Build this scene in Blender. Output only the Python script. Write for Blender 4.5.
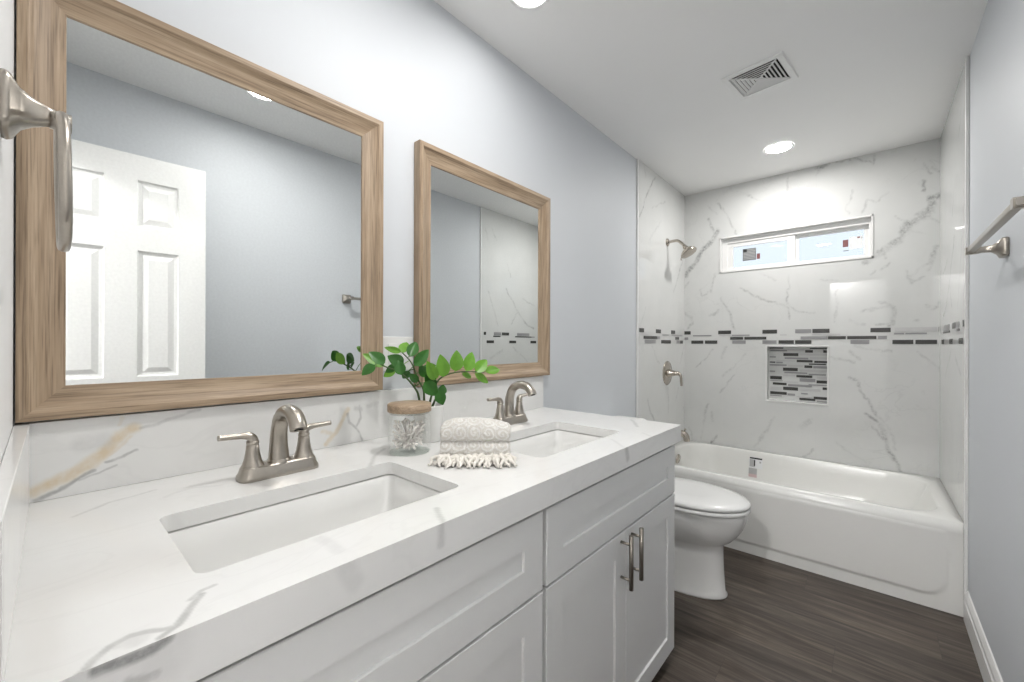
import bpy, bmesh, math, random
import numpy as np
from mathutils import Vector, Matrix, noise

S = bpy.context.scene
COL = S.collection
for o in list(bpy.data.objects):
    bpy.data.objects.remove(o)
PI = math.pi

# ------------------------------------------------------------------ camera, world, exposure
cam_d = bpy.data.cameras.new('camera')
cam = bpy.data.objects.new('camera', cam_d)
COL.objects.link(cam)
FPX = 412.43
cam_d.sensor_width = 36.0
cam_d.sensor_fit = 'HORIZONTAL'
cam_d.lens = FPX / 1024 * 36.0
cam_d.shift_y = (344.06 - 341.0) / 1024.0
cam_d.clip_start = 0.005
cam.location = (1.2219, 0.0438, 1.1999)
th = math.radians(41.254)
roll = math.radians(0.178)
fw = Vector((-math.sin(th), math.cos(th), 0))
rt = Vector((math.cos(th), math.sin(th), 0))
up = Vector((0, 0, 1))
rt2 = rt * math.cos(roll) + up * math.sin(roll)
up2 = up * math.cos(roll) - rt * math.sin(roll)
cam.matrix_world = Matrix(((rt2.x, up2.x, -fw.x, cam.location.x), (rt2.y, up2.y, -fw.y, cam.location.y),
                           (rt2.z, up2.z, -fw.z, cam.location.z), (0, 0, 0, 1)))
S.camera = cam

w = bpy.data.worlds.new('sky')
S.world = w
w.use_nodes = True
bg = w.node_tree.nodes['Background']
bg.inputs[0].default_value = (0.85, 0.93, 1.0, 1)
bg.inputs[1].default_value = .107

S.view_settings.view_transform = 'Standard'
S.view_settings.look = 'None'
S.view_settings.gamma = 1.0
S.view_settings.use_curve_mapping = False
S.view_settings.exposure = 3.34
LAMP = 27.5       # radiance of the lenses of the ceiling downlights
LAMP_NEAR = 4.5
FILL_MID = 29.0  # added fill light in mid ceiling
LAMP_FAR_SINK = 2.6
FILL_NEAR_SINK = 2.0  # added fill light above the near sink
FILL_HALL = 115.0  # added fill light in the hallway

# ------------------------------------------------------------------ dimensions (metres)
W, D, H = 1.524, 3.653, 2.465
TE = 2.735       # where the tiled part of the side walls starts
ZC = 0.8946      # counter top
NW = .009        # face of the near wall
WR = W + .010    # painted face of the right wall, behind the tile
TER = 2.722      # where its tile starts
XC, YC = 0.671, 1.6496

# ------------------------------------------------------------------ materials
def new_mat(name):
    m = bpy.data.materials.new(name)
    m.use_nodes = True
    nt = m.node_tree
    return m, nt, nt.nodes, nt.links, nt.nodes['Principled BSDF']

def lk(nt, a, b):
    nt.links.new(a, b)

def math_node(nt, op, a, b=None, c=None, clamp=False):
    n = nt.nodes.new('ShaderNodeMath'); n.operation = op; n.use_clamp = clamp
    for i, v in enumerate((a, b, c)):
        if v is None: continue
        if isinstance(v, (int, float)): n.inputs[i].default_value = v
        else: nt.links.new(v, n.inputs[i])
    return n.outputs[0]

def vmath(nt, op, a, b=None, c=None, out=0):
    n = nt.nodes.new('ShaderNodeVectorMath'); n.operation = op
    for i, v in enumerate((a, b, c)):
        if v is None: continue
        if isinstance(v, (tuple, list)): n.inputs[i].default_value = v
        else: nt.links.new(v, n.inputs[i])
    return n.outputs[out]

def noise_node(nt, vec, scale, detail=3, rough=0.5, out='Fac', dist=0.0):
    n = nt.nodes.new('ShaderNodeTexNoise')
    n.inputs['Scale'].default_value = scale
    n.inputs['Detail'].default_value = detail
    n.inputs['Roughness'].default_value = rough
    n.inputs['Distortion'].default_value = dist
    if vec is not None: nt.links.new(vec, n.inputs['Vector'])
    return n.outputs[out]

def ramp(nt, fac, stops, interp='LINEAR'):
    r = nt.nodes.new('ShaderNodeValToRGB')
    r.color_ramp.interpolation = interp
    el = r.color_ramp.elements
    while len(el) < len(stops): el.new(0.5)
    for e, (p, c) in zip(el, stops):
        e.position = p
        e.color = (*c, 1) if len(c) == 3 else c
    nt.links.new(fac, r.inputs[0])
    return r.outputs[0]

def mix(nt, fac, a, b):
    n = nt.nodes.new('ShaderNodeMix'); n.data_type = 'RGBA'
    for i, v in ((0, fac), (6, a), (7, b)):
        if isinstance(v, (int, float)): n.inputs[i].default_value = v
        elif isinstance(v, (tuple, list)): n.inputs[i].default_value = (*v, 1) if len(v) == 3 else v
        else: nt.links.new(v, n.inputs[i])
    return n.outputs[2]

def bump(nt, p, h, strength, dist):
    b = nt.nodes.new('ShaderNodeBump')
    b.inputs['Strength'].default_value = strength
    b.inputs['Distance'].default_value = dist
    nt.links.new(h, b.inputs['Height'])
    nt.links.new(b.outputs[0], p.inputs['Normal'])

def wpos(nt):
    return nt.nodes.new('ShaderNodeNewGeometry').outputs['Position']

def flat(name, col, rough=0.5, metal=0.0, spec=0.5, var=0.03, coat=0.0):
    """plain surface with a faint procedural mottling"""
    m, nt, N, L, p = new_mat(name)
    v = noise_node(nt, wpos(nt), 9.0, 3)
    c = mix(nt, v, tuple(x * (1 - var) for x in col), tuple(min(1, x * (1 + var)) for x in col))
    L.new(c, p.inputs['Base Color'])
    p.inputs['Roughness'].default_value = rough
    p.inputs['Metallic'].default_value = metal
    p.inputs['Specular IOR Level'].default_value = spec
    p.inputs['Coat Weight'].default_value = coat
    return m

def paint(name, col, rough, bscale=260, bstr=0.12):
    m, nt, N, L, p = new_mat(name)
    pos = wpos(nt)
    v = noise_node(nt, pos, 3.0, 2)
    L.new(mix(nt, v, tuple(x * .985 for x in col), tuple(x * 1.015 for x in col)), p.inputs['Base Color'])
    p.inputs['Roughness'].default_value = rough
    bump(nt, p, noise_node(nt, pos, bscale, 2), bstr, 0.001)
    return m

def vein_nodes(nt, p2, segs):
    """largest of a set of soft line strokes; p2 a vector socket; segs (a, b, width, strength)"""
    acc = None
    for a, b, wd, st in segs:
        a = Vector(a); b = Vector(b); ba = b - a
        l2 = max(ba.length_squared, 1e-8)
        v = vmath(nt, 'SUBTRACT', p2, tuple(a))
        h = vmath(nt, 'DOT_PRODUCT', v, tuple(ba / l2), out=1)
        h = math_node(nt, 'MULTIPLY', h, 1.0, clamp=True)
        q = vmath(nt, 'MULTIPLY_ADD', h, tuple(-ba), v)
        ln = vmath(nt, 'LENGTH', q, out=1)
        n = nt.nodes.new('ShaderNodeMapRange'); n.interpolation_type = 'SMOOTHSTEP'
        n.inputs[1].default_value = wd; n.inputs[2].default_value = wd * 0.15
        n.inputs[3].default_value = 0.0; n.inputs[4].default_value = st
        nt.links.new(ln, n.inputs[0])
        acc = n.outputs[0] if acc is None else math_node(nt, 'MAXIMUM', acc, n.outputs[0])
    return acc

def marble_tile():
    m, nt, N, L, p = new_mat('marble_wall_tile')
    pos = wpos(nt)
    at = N.new('ShaderNodeAttribute'); at.attribute_name = 'vein'
    n1 = ramp(nt, noise_node(nt, pos, 60, 5, 0.7), [(0.34, (.12,) * 3), (0.60, (1,) * 3)])
    n2 = ramp(nt, noise_node(nt, pos, 11, 3, 0.6), [(0.36, (.30,) * 3), (0.58, (1,) * 3)])
    v = math_node(nt, 'MULTIPLY', math_node(nt, 'MULTIPLY', at.outputs['Fac'], n1), n2)
    # faint clouding and hairlines of its own
    cl = ramp(nt, noise_node(nt, pos, 2.6, 4, .6), [(.35, (0,) * 3), (.75, (1,) * 3)])
    hair = noise_node(nt, pos, 3.4, 5, .55, dist=.5)
    hair = math_node(nt, 'ABSOLUTE', math_node(nt, 'SUBTRACT', hair, .5))
    hair = ramp(nt, hair, [(0.0, (1,) * 3), (0.014, (0,) * 3)])
    msk = ramp(nt, noise_node(nt, pos, 1.7, 2), [(.5, (0,) * 3), (.66, (1,) * 3)])
    hv = math_node(nt, 'MULTIPLY', math_node(nt, 'MULTIPLY', hair, msk), .10)
    v = math_node(nt, 'MAXIMUM', v, hv)
    base = mix(nt, cl, (0.70, 0.705, 0.695), (0.645, 0.655, 0.645))
    c = mix(nt, v, base, (0.13, 0.135, 0.14))
    L.new(c, p.inputs['Base Color'])
    p.inputs['Roughness'].default_value = 0.03
    return m

def marble_counter(name, splash=(), gold=(), attr=False):
    m, nt, N, L, p = new_mat(name)
    pos = wpos(nt)
    wob = noise_node(nt, pos, 26, 3, out='Color')
    wv = vmath(nt, 'SUBTRACT', wob, (.5, .5, .5))
    wv = vmath(nt, 'MULTIPLY', wv, (.014, .014, .014))
    q = vmath(nt, 'ADD', pos, wv)
    segs = []
    def run(lines, f):
        for pts, wd, st in lines:
            for a, b in zip(pts[:-1], pts[1:]):
                segs.append((f(a), f(b), wd, st))
    run(splash, lambda a: (.02, a[0], a[1]))
    base = mix(nt, ramp(nt, noise_node(nt, pos, 4.0, 4, .6), [(.35, (0,) * 3), (.75, (1,) * 3)]), (.80, .80, .79), (.755, .755, .745))
    if gold:
        g = []
        keep = list(segs); segs.clear(); run(gold, lambda a: (.02, a[0], a[1])); g = list(segs); segs[:] = keep
        gv = vein_nodes(nt, q, g)
        gn = ramp(nt, noise_node(nt, pos, 50, 4, .6), [(.25, (.45,) * 3), (.65, (1,) * 3)])
        base = mix(nt, math_node(nt, 'MULTIPLY', gv, gn), base, (.66, .53, .34))
    if segs or attr:
        if attr:
            at = N.new('ShaderNodeAttribute'); at.attribute_name = 'vein'; v = at.outputs['Fac']
        else:
            v = vein_nodes(nt, q, segs)
        n1 = ramp(nt, noise_node(nt, pos, 70, 4, .65), [(.25, (.6,) * 3), (.55, (1,) * 3)])
        v = math_node(nt, 'MULTIPLY', v, n1)
        base = mix(nt, v, base, (.20, .20, .20))
    # hairline streaks
    sv = N.new('ShaderNodeMapping'); sv.inputs['Scale'].default_value = (7, 2.2, 4); L.new(pos, sv.inputs[0])
    sn = math_node(nt, 'ABSOLUTE', math_node(nt, 'SUBTRACT', noise_node(nt, sv.outputs[0], 1.4, 4, .55, dist=.6), .5))
    sr = ramp(nt, sn, [(0, (.05,) * 3), (.022, (0,) * 3)])
    base = mix(nt, sr, base, (.3, .3, .29))
    L.new(base, p.inputs['Base Color'])
    p.inputs['Roughness'].default_value = 0.16
    return m

def wood_frame(name, axis):
    m, nt, N, L, p = new_mat(name)
    mp = N.new('ShaderNodeMapping')
    sc = [70, 70, 70]; sc[axis] = 3.2
    mp.inputs['Scale'].default_value = sc
    L.new(wpos(nt), mp.inputs[0])
    a = noise_node(nt, mp.outputs[0], 1.0, 5, .6, dist=.4)
    mp2 = N.new('ShaderNodeMapping'); sc2 = [320, 320, 320]; sc2[axis] = 9
    mp2.inputs['Scale'].default_value = sc2; L.new(wpos(nt), mp2.inputs[0])
    b = noise_node(nt, mp2.outputs[0], 1.0, 3, .5)
    c1 = ramp(nt, a, [(.25, (.22, .152, .094)), (.5, (.37, .272, .182)), (.75, (.475, .365, .258))])
    c2 = ramp(nt, b, [(.32, (.50, .47, .44)), (.50, (1, 1, 1)), (.7, (1.12, 1.12, 1.12))])
    mm = N.new('ShaderNodeMix'); mm.data_type = 'RGBA'; mm.blend_type = 'MULTIPLY'; mm.inputs[0].default_value = .7
    L.new(c1, mm.inputs[6]); L.new(c2, mm.inputs[7])
    L.new(mm.outputs[2], p.inputs['Base Color'])
    p.inputs['Roughness'].default_value = .48
    bump(nt, p, b, .15, .0006)
    return m

def plank_floor():
    m, nt, N, L, p = new_mat('dark_vinyl_plank')
    pos = wpos(nt)
    sep = N.new('ShaderNodeSeparateXYZ'); L.new(pos, sep.inputs[0])
    PW, PL = .182, 1.22
    yy = math_node(nt, 'DIVIDE', math_node(nt, 'ADD', sep.outputs[1], .05), PW)
    row = math_node(nt, 'FLOOR', yy)
    fy = math_node(nt, 'FRACT', yy)
    off = math_node(nt, 'FRACT', math_node(nt, 'MULTIPLY', row, .3719))
    xx = math_node(nt, 'ADD', math_node(nt, 'DIVIDE', sep.outputs[0], PL), off)
    colm = math_node(nt, 'FLOOR', xx)
    fx = math_node(nt, 'FRACT', xx)
    wn = N.new('ShaderNodeTexWhiteNoise'); wn.noise_dimensions = '2D'
    cb = N.new('ShaderNodeCombineXYZ'); L.new(row, cb.inputs[0]); L.new(colm, cb.inputs[1])
    L.new(cb.outputs[0], wn.inputs[0])
    sh = vmath(nt, 'MULTIPLY', wn.outputs['Color'], (7, 7, 7))
    q = vmath(nt, 'ADD', pos, sh)
    mp = N.new('ShaderNodeMapping'); mp.inputs['Scale'].default_value = (2.6, 34, 1); L.new(q, mp.inputs[0])
    g = noise_node(nt, mp.outputs[0], 1.0, 6, .62, dist=.5)
    mp2 = N.new('ShaderNodeMapping'); mp2.inputs['Scale'].default_value = (14, 260, 1); L.new(q, mp2.inputs[0])
    g2 = noise_node(nt, mp2.outputs[0], 1.0, 3, .5)
    c = ramp(nt, g, [(.28, (.023, .017, .013)), (.44, (.062, .047, .037)), (.56, (.096, .076, .061)), (.74, (.165, .138, .114))])
    c2 = ramp(nt, g2, [(.28, (.68, .67, .66)), (.62, (1.12, 1.12, 1.12))])
    mm = N.new('ShaderNodeMix'); mm.data_type = 'RGBA'; mm.blend_type = 'MULTIPLY'; mm.inputs[0].default_value = .8
    L.new(c, mm.inputs[6]); L.new(c2, mm.inputs[7])
    mp3 = N.new('ShaderNodeMapping'); mp3.inputs['Scale'].default_value = (2.4, 9, 1); L.new(q, mp3.inputs[0])
    g3 = ramp(nt, noise_node(nt, mp3.outputs[0], 1.0, 3, .5), [(.30, (.62, .58, .55)), (.52, (1.0, 1.0, 1.0)), (.72, (1.22, 1.20, 1.18))])
    m3 = N.new('ShaderNodeMix'); m3.data_type = 'RGBA'; m3.blend_type = 'MULTIPLY'; m3.inputs[0].default_value = .9
    L.new(mm.outputs[2], m3.inputs[6]); L.new(g3, m3.inputs[7]); mm = m3
    tone = ramp(nt, wn.outputs['Value'], [(0, (.80, .80, .80)), (1, (1.18, 1.16, 1.12))])
    m2 = N.new('ShaderNodeMix'); m2.data_type = 'RGBA'; m2.blend_type = 'MULTIPLY'; m2.inputs[0].default_value = 1
    L.new(mm.outputs[2], m2.inputs[6]); L.new(tone, m2.inputs[7])
    e1 = math_node(nt, 'MINIMUM', fy, math_node(nt, 'SUBTRACT', 1.0, fy))
    e2 = math_node(nt, 'MULTIPLY', math_node(nt, 'MINIMUM', fx, math_node(nt, 'SUBTRACT', 1.0, fx)), PL / PW)
    e = math_node(nt, 'MINIMUM', e1, e2)
    seam = ramp(nt, e, [(0, (.55,) * 3), (.009, (0,) * 3)])
    L.new(mix(nt, seam, m2.outputs[2], (.025, .021, .018)), p.inputs['Base Color'])
    p.inputs['Roughness'].default_value = .42
    bump(nt, p, g2, .12, .0008)
    return m

def brushed(name, col, rough=.3):
    m, nt, N, L, p = new_mat(name)
    v = noise_node(nt, wpos(nt), 180, 2)
    L.new(mix(nt, v, tuple(x * .93 for x in col), tuple(x * 1.06 for x in col)), p.inputs['Base Color'])
    p.inputs['Metallic'].default_value = 1
    p.inputs['Roughness'].default_value = rough
    return m

def emit(name, col, st):
    m, nt, N, L, p = new_mat(name)
    N.remove(p)
    e = N.new('ShaderNodeEmission'); e.inputs[0].default_value = (*col, 1); e.inputs[1].default_value = st
    L.new(e.outputs[0], N['Material Output'].inputs[0])
    return m

def thin_glass(name, tint=(1, 1, 1), edge=.5, rough=0.0):
    m, nt, N, L, p = new_mat(name)
    N.remove(p)
    t = N.new('ShaderNodeBsdfTransparent'); t.inputs[0].default_value = (*tint, 1)
    g = N.new('ShaderNodeBsdfGlossy'); g.inputs[0].default_value = (1, 1, 1, 1); g.inputs['Roughness'].default_value = rough
    f = N.new('ShaderNodeLayerWeight'); f.inputs[0].default_value = .2
    k = math_node(nt, 'MULTIPLY', f.outputs['Fresnel'], edge)
    mx = N.new('ShaderNodeMixShader')
    L.new(k, mx.inputs[0]); L.new(t.outputs[0], mx.inputs[1]); L.new(g.outputs[0], mx.inputs[2])
    L.new(mx.outputs[0], N['Material Output'].inputs[0])
    return m

def leaf_mat(name, ca, cb):
    m, nt, N, L, p = new_mat(name)
    v = noise_node(nt, wpos(nt), 60, 3)
    L.new(mix(nt, v, ca, cb), p.inputs['Base Color'])
    p.inputs['Roughness'].default_value = .35
    p.inputs['Subsurface Weight'].default_value = 0.0
    tr = N.new('ShaderNodeBsdfTranslucent'); L.new(mix(nt, v, ca, cb), tr.inputs[0])
    mx = N.new('ShaderNodeMixShader'); mx.inputs[0].default_value = .25
    L.new(p.outputs[0], mx.inputs[1]); L.new(tr.outputs[0], mx.inputs[2])
    L.new(mx.outputs[0], N['Material Output'].inputs[0])
    return m

def towel_mat():
    m, nt, N, L, p = new_mat('towel_cotton')
    uv = N.new('ShaderNodeUVMap'); uv.uv_map = 'UVMap'
    wob = vmath(nt, 'MULTIPLY', vmath(nt, 'SUBTRACT', noise_node(nt, uv.outputs[0], 9, 2, out='Color'), (.5, .5, .5)), (.25, .25, 0))
    q = vmath(nt, 'ADD', uv.outputs[0], wob)
    fr = vmath(nt, 'SUBTRACT', vmath(nt, 'FRACTION', q), (.5, .5, 0))
    sep = N.new('ShaderNodeSeparateXYZ'); L.new(fr, sep.inputs[0])
    ang = math_node(nt, 'ARCTAN2', sep.outputs[1], sep.outputs[0])
    rad = vmath(nt, 'LENGTH', vmath(nt, 'MULTIPLY', fr, (1, 1, 0)), out=1)
    sp = math_node(nt, 'SINE', math_node(nt, 'ADD', ang, math_node(nt, 'MULTIPLY', rad, 21.0)))
    v = ramp(nt, math_node(nt, 'MULTIPLY_ADD', sp, .5, .5), [(.45, (0,) * 3), (.8, (1,) * 3)])
    c = mix(nt, v, (.64, .615, .57), (.77, .76, .735))
    L.new(c, p.inputs['Base Color'])
    p.inputs['Roughness'].default_value = .95
    p.inputs['Sheen Weight'].default_value = .2
    fz = noise_node(nt, wpos(nt), 900, 2)
    hh = math_node(nt, 'ADD', math_node(nt, 'MULTIPLY', fz, .35), v)
    bump(nt, p, hh, .6, .003)
    return m

M = {}
M['wall'] = paint('wall_paint_cool_grey', (.625, .65, .68), .55)
M['ceiling'] = paint('ceiling_paint_white', (.89, .89, .885), .6, 180, .2)
M['near'] = paint('wall_paint_pale', (.80,.80,.80), .5)
M['floor'] = plank_floor()
M['tile'] = marble_tile()
M['trimw'] = flat('white_edge_trim', (.80, .80, .79), .3, var=.01)
M['base'] = flat('white_gloss_trim_paint', (.82, .82, .81), .3, var=.01)
M['mosd'] = flat('mosaic_dark_glass', (.055, .055, .052), .25, var=.35)
M['mosm'] = flat('mosaic_grey_stone', (.30, .30, .305), .35, var=.2)
M['mosl'] = flat('mosaic_pale_stone', (.55, .55, .55), .35, var=.08)
M['grout'] = flat('mosaic_grout_marble', (.62, .62, .615), .3, var=.12)
M['cab'] = flat('cabinet_white_paint', (.77, .775, .77), .38, var=.012)
M['porc'] = flat('white_porcelain', (.78, .78, .765), .07, var=.008)
M['tub'] = flat('white_bath_enamel', (.79, .79, .765), .20, var=.008)
M['plastic'] = flat('white_seat_plastic', (.80, .80, .79), .18, var=.008)
M['nickel'] = brushed('brushed_nickel', (.42, .385, .34), .30)
M['chrome'] = brushed('polished_nickel', (.50, .455, .40), .17)
M['steel'] = brushed('brushed_steel_pull', (.27, .245, .215), .36)
M['mirror'] = brushed('mirror_silver', (.87, .89, .885), .0)
M['woody'] = wood_frame('frame_wood_horizontal', 1)
M['woodz'] = wood_frame('frame_wood_vertical', 2)
M['lidw'] = wood_frame('jar_lid_wood', 1)
M['black'] = flat('black_backing', (.012, .012, .012), .7)
M['dark'] = flat('dark_void', (.02, .02, .02), .9)
M['vinyl'] = flat('white_window_vinyl', (.80, .80, .79), .3, var=.01)
M['pane'] = thin_glass('window_pane_glass', (.97, .985, 1.0), .6)
M['jar'] = thin_glass('jar_glass', (.985, .99, .985), .30)
M['lens'] = emit('downlight_lens', (1, .98, .955), LAMP)
M['lens_near'] = emit('near_downlight_lens', (1, .98, .955), LAMP_NEAR)
M['lens_sink'] = emit('far_sink_downlight_lens', (1, .98, .955), LAMP_FAR_SINK)
M['fill_sink_near'] = emit('near_sink_fill_lens', (1, .98, .955), FILL_NEAR_SINK)
M['fill_mid'] = emit('mid_ceiling_fill_lens', (1, .98, .955), FILL_MID)
M['fill_hall'] = emit('hallway_fill_lens', (1, .985, .97), FILL_HALL)
M['pot'] = flat('white_ceramic_pot', (.80, .80, .78), .25, var=.01)
M['soil'] = flat('dark_potting_soil', (.035, .026, .02), .95, var=.5)
M['stem'] = leaf_mat('plant_stem', (.035, .075, .02), (.10, .17, .05))
M['leafb'] = leaf_mat('leaf_bright_green', (.13, .36, .03), (.24, .50, .06))
M['leafd'] = leaf_mat('leaf_deep_green', (.025, .13, .018), (.06, .22, .03))
M['towel'] = towel_mat()
M['fringe'] = flat('towel_fringe_cotton', (.76, .73, .675), .95, var=.12)
M['cotton'] = flat('cotton_white', (.90, .87, .84), .9, var=.03)
M['stickg'] = flat('sticker_grey_print', (.17, .175, .18), .6, var=.4)
M['stickr'] = flat('sticker_maroon_print', (.22, .09, .09), .6, var=.3)
M['stickw'] = flat('sticker_white_paper', (.78, .79, .80), .6)
M['stickp'] = flat('sticker_pink_print', (.62, .47, .47), .6, var=.1)
M['stickt'] = flat('sticker_pale_grey_print', (.46, .46, .46), .6, var=.35)
M['plate'] = flat('white_wall_plate_plastic', (.80, .80, .79), .25, var=.008)

# ------------------------------------------------------------------ geometry helpers
class MB:
    def __init__(s):
        s.v = []; s.f = []; s.m = []; s.sm = []; s.uv = None
    def add(s, vs, fs, mat=0, smooth=False):
        b = len(s.v)
        s.v += [tuple(x) for x in vs]
        for f in fs:
            s.f.append(tuple(i + b for i in f)); s.m.append(mat); s.sm.append(smooth)
        return s
    def box(s, lo, hi, mat=0):
        x0, y0, z0 = lo; x1, y1, z1 = hi
        return s.add([(x0, y0, z0), (x1, y0, z0), (x1, y1, z0), (x0, y1, z0), (x0, y0, z1), (x1, y0, z1), (x1, y1, z1), (x0, y1, z1)],
              [(3, 2, 1, 0), (4, 5, 6, 7), (0, 1, 5, 4), (1, 2, 6, 5), (2, 3, 7, 6), (3, 0, 4, 7)], mat)
    def loft(s, rings, cap0=True, cap1=True, mat=0, smooth=True, closed=True):
        n = len(rings[0]); vs = [p for r in rings for p in r]; fs = []
        for i in range(len(rings) - 1):
            for j in range(n if closed else n - 1):
                k = (j + 1) % n
                fs.append((i * n + j, i * n + k, (i + 1) * n + k, (i + 1) * n + j))
        s.add(vs, fs, mat, smooth)
        b = len(s.v) - len(vs)
        if cap0: s.f.append(tuple(b + j for j in reversed(range(n)))); s.m.append(mat); s.sm.append(False)
        if cap1: s.f.append(tuple(b + (len(rings) - 1) * n + j for j in range(n))); s.m.append(mat); s.sm.append(False)
        return s
    def lathe(s, c, axis, prof, n=28, mat=0, smooth=True, cap0=True, cap1=True):
        ax = Vector(axis).normalized()
        t = Vector((0, 0, 1)) if abs(ax.z) < .9 else Vector((1, 0, 0))
        a = ax.cross(t).normalized(); b = ax.cross(a)
        rings = []
        for h, r in prof:
            rings.append([Vector(c) + ax * h + (a * math.cos(2 * PI * j / n) + b * math.sin(2 * PI * j / n)) * r for j in range(n)])
        return s.loft(rings, cap0, cap1, mat, smooth)
    def tube(s, pts, rad, n=12, mat=0, smooth=True, flatten=None, upv=None):
        """swept tube; rad number or list; flatten = (ku, kv) list or tuple scaling the two cross axes"""
        P = [Vector(p) for p in pts]
        if not isinstance(rad, (list, tuple)): rad = [rad] * len(P)
        rings = []; prev = None
        for i, p in enumerate(P):
            t = (P[min(i + 1, len(P) - 1)] - P[max(i - 1, 0)]).normalized()
            if prev is None:
                r0 = Vector(upv) if upv else (Vector((0, 0, 1)) if abs(t.z) < .9 else Vector((1, 0, 0)))
                a = (r0 - t * r0.dot(t)).normalized()
            else:
                a = (prev - t * prev.dot(t)).normalized()
            prev = a; b = t.cross(a)
            ku, kv = (1, 1) if flatten is None else (flatten[i] if isinstance(flatten, list) else flatten)
            rings.append([p + (a * math.cos(2 * PI * j / n) * ku + b * math.sin(2 * PI * j / n) * kv) * rad[i] for j in range(n)])
        return s.loft(rings, True, True, mat, smooth)
    def grid(s, fn, nu, nv, mat=0, smooth=True):
        vs = [fn(i / nu, j / nv) for j in range(nv + 1) for i in range(nu + 1)]
        fs = [(j * (nu + 1) + i, j * (nu + 1) + i + 1, (j + 1) * (nu + 1) + i + 1, (j + 1) * (nu + 1) + i) for j in range(nv) for i in range(nu)]
        return s.add(vs, fs, mat, smooth)

def spline(pts, n=6):
    P = [Vector(p) for p in pts]; out = []
    for i in range(len(P) - 1):
        p0 = P[max(i - 1, 0)]; p1 = P[i]; p2 = P[i + 1]; p3 = P[min(i + 2, len(P) - 1)]
        for k in range(n):
            t = k / n
            out.append(.5 * ((2 * p1) + (p2 - p0) * t + (2 * p0 - 5 * p1 + 4 * p2 - p3) * t * t + (3 * p1 - p0 - 3 * p2 + p3) * t ** 3))
    out.append(P[-1]); return out

def lerp_list(vals, n):
    out = []
    for a, b in zip(vals[:-1], vals[1:]):
        out += [a + (b - a) * k / n for k in range(n)]
    return out + [vals[-1]]

def rrect(x0, x1, y0, y1, r, z, k=6):
    """rounded rectangle ring, counter-clockwise"""
    pts = []
    for cx, cy, a0 in ((x1 - r, y1 - r, 0), (x0 + r, y1 - r, PI / 2), (x0 + r, y0 + r, PI), (x1 - r, y0 + r, 1.5 * PI)):
        for i in range(k + 1):
            a = a0 + PI / 2 * i / k
            pts.append((cx + r * math.cos(a), cy + r * math.sin(a), z))
    return pts

def wloc(o):
    l = Vector((0, 0, 0))
    while o:
        l += o.location; o = o.parent
    return l

def obj(name, mb, mats, parent=None, bevel=0, seg=2, origin=None, recalc=True):
    if not isinstance(mats, (list, tuple)): mats = [mats]
    base = wloc(parent) if parent else Vector((0, 0, 0))
    org = Vector(origin) if origin is not None else base
    me = bpy.data.meshes.new(name)
    me.from_pydata([tuple(Vector(v) - org) for v in mb.v], [], mb.f)
    for mt in mats: me.materials.append(mt)
    me.polygons.foreach_set('material_index', mb.m)
    me.polygons.foreach_set('use_smooth', mb.sm)
    if recalc:
        bm = bmesh.new(); bm.from_mesh(me)
        bmesh.ops.recalc_face_normals(bm, faces=bm.faces)
        bm.to_mesh(me); bm.free()
    me.update()
    o = bpy.data.objects.new(name, me); COL.objects.link(o)
    o.location = org - base
    if parent: o.parent = parent
    if bevel:
        b = o.modifiers.new('bevel', 'BEVEL'); b.width = bevel; b.segments = seg; b.limit_method = 'ANGLE'; b.angle_limit = math.radians(40)
        b.harden_normals = False
    return o

def tag(o, label, cat, group=None, kind=None):
    o['label'] = label; o['category'] = cat
    if group: o['group'] = group
    if kind: o['kind'] = kind
    return o

def thing(name, label, cat, loc, group=None):
    o = bpy.data.objects.new(name, None); COL.objects.link(o)
    o.location = loc; o.empty_display_size = .05
    return tag(o, label, cat, group)

def struct(name, mb, mats, label, cat, bevel=0, recalc=True):
    o = obj(name, mb, mats, None, bevel, recalc=recalc)
    return tag(o, label, cat, None, 'structure')

def dup(root, loc, label=None):
    r = root.copy(); COL.objects.link(r); r.location = loc
    if label: r['label'] = label
    for ch in list(root.children):
        c = ch.copy(); COL.objects.link(c); c.parent = r
        for g in list(ch.children):
            d = g.copy(); COL.objects.link(d); d.parent = c
    return r

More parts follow.
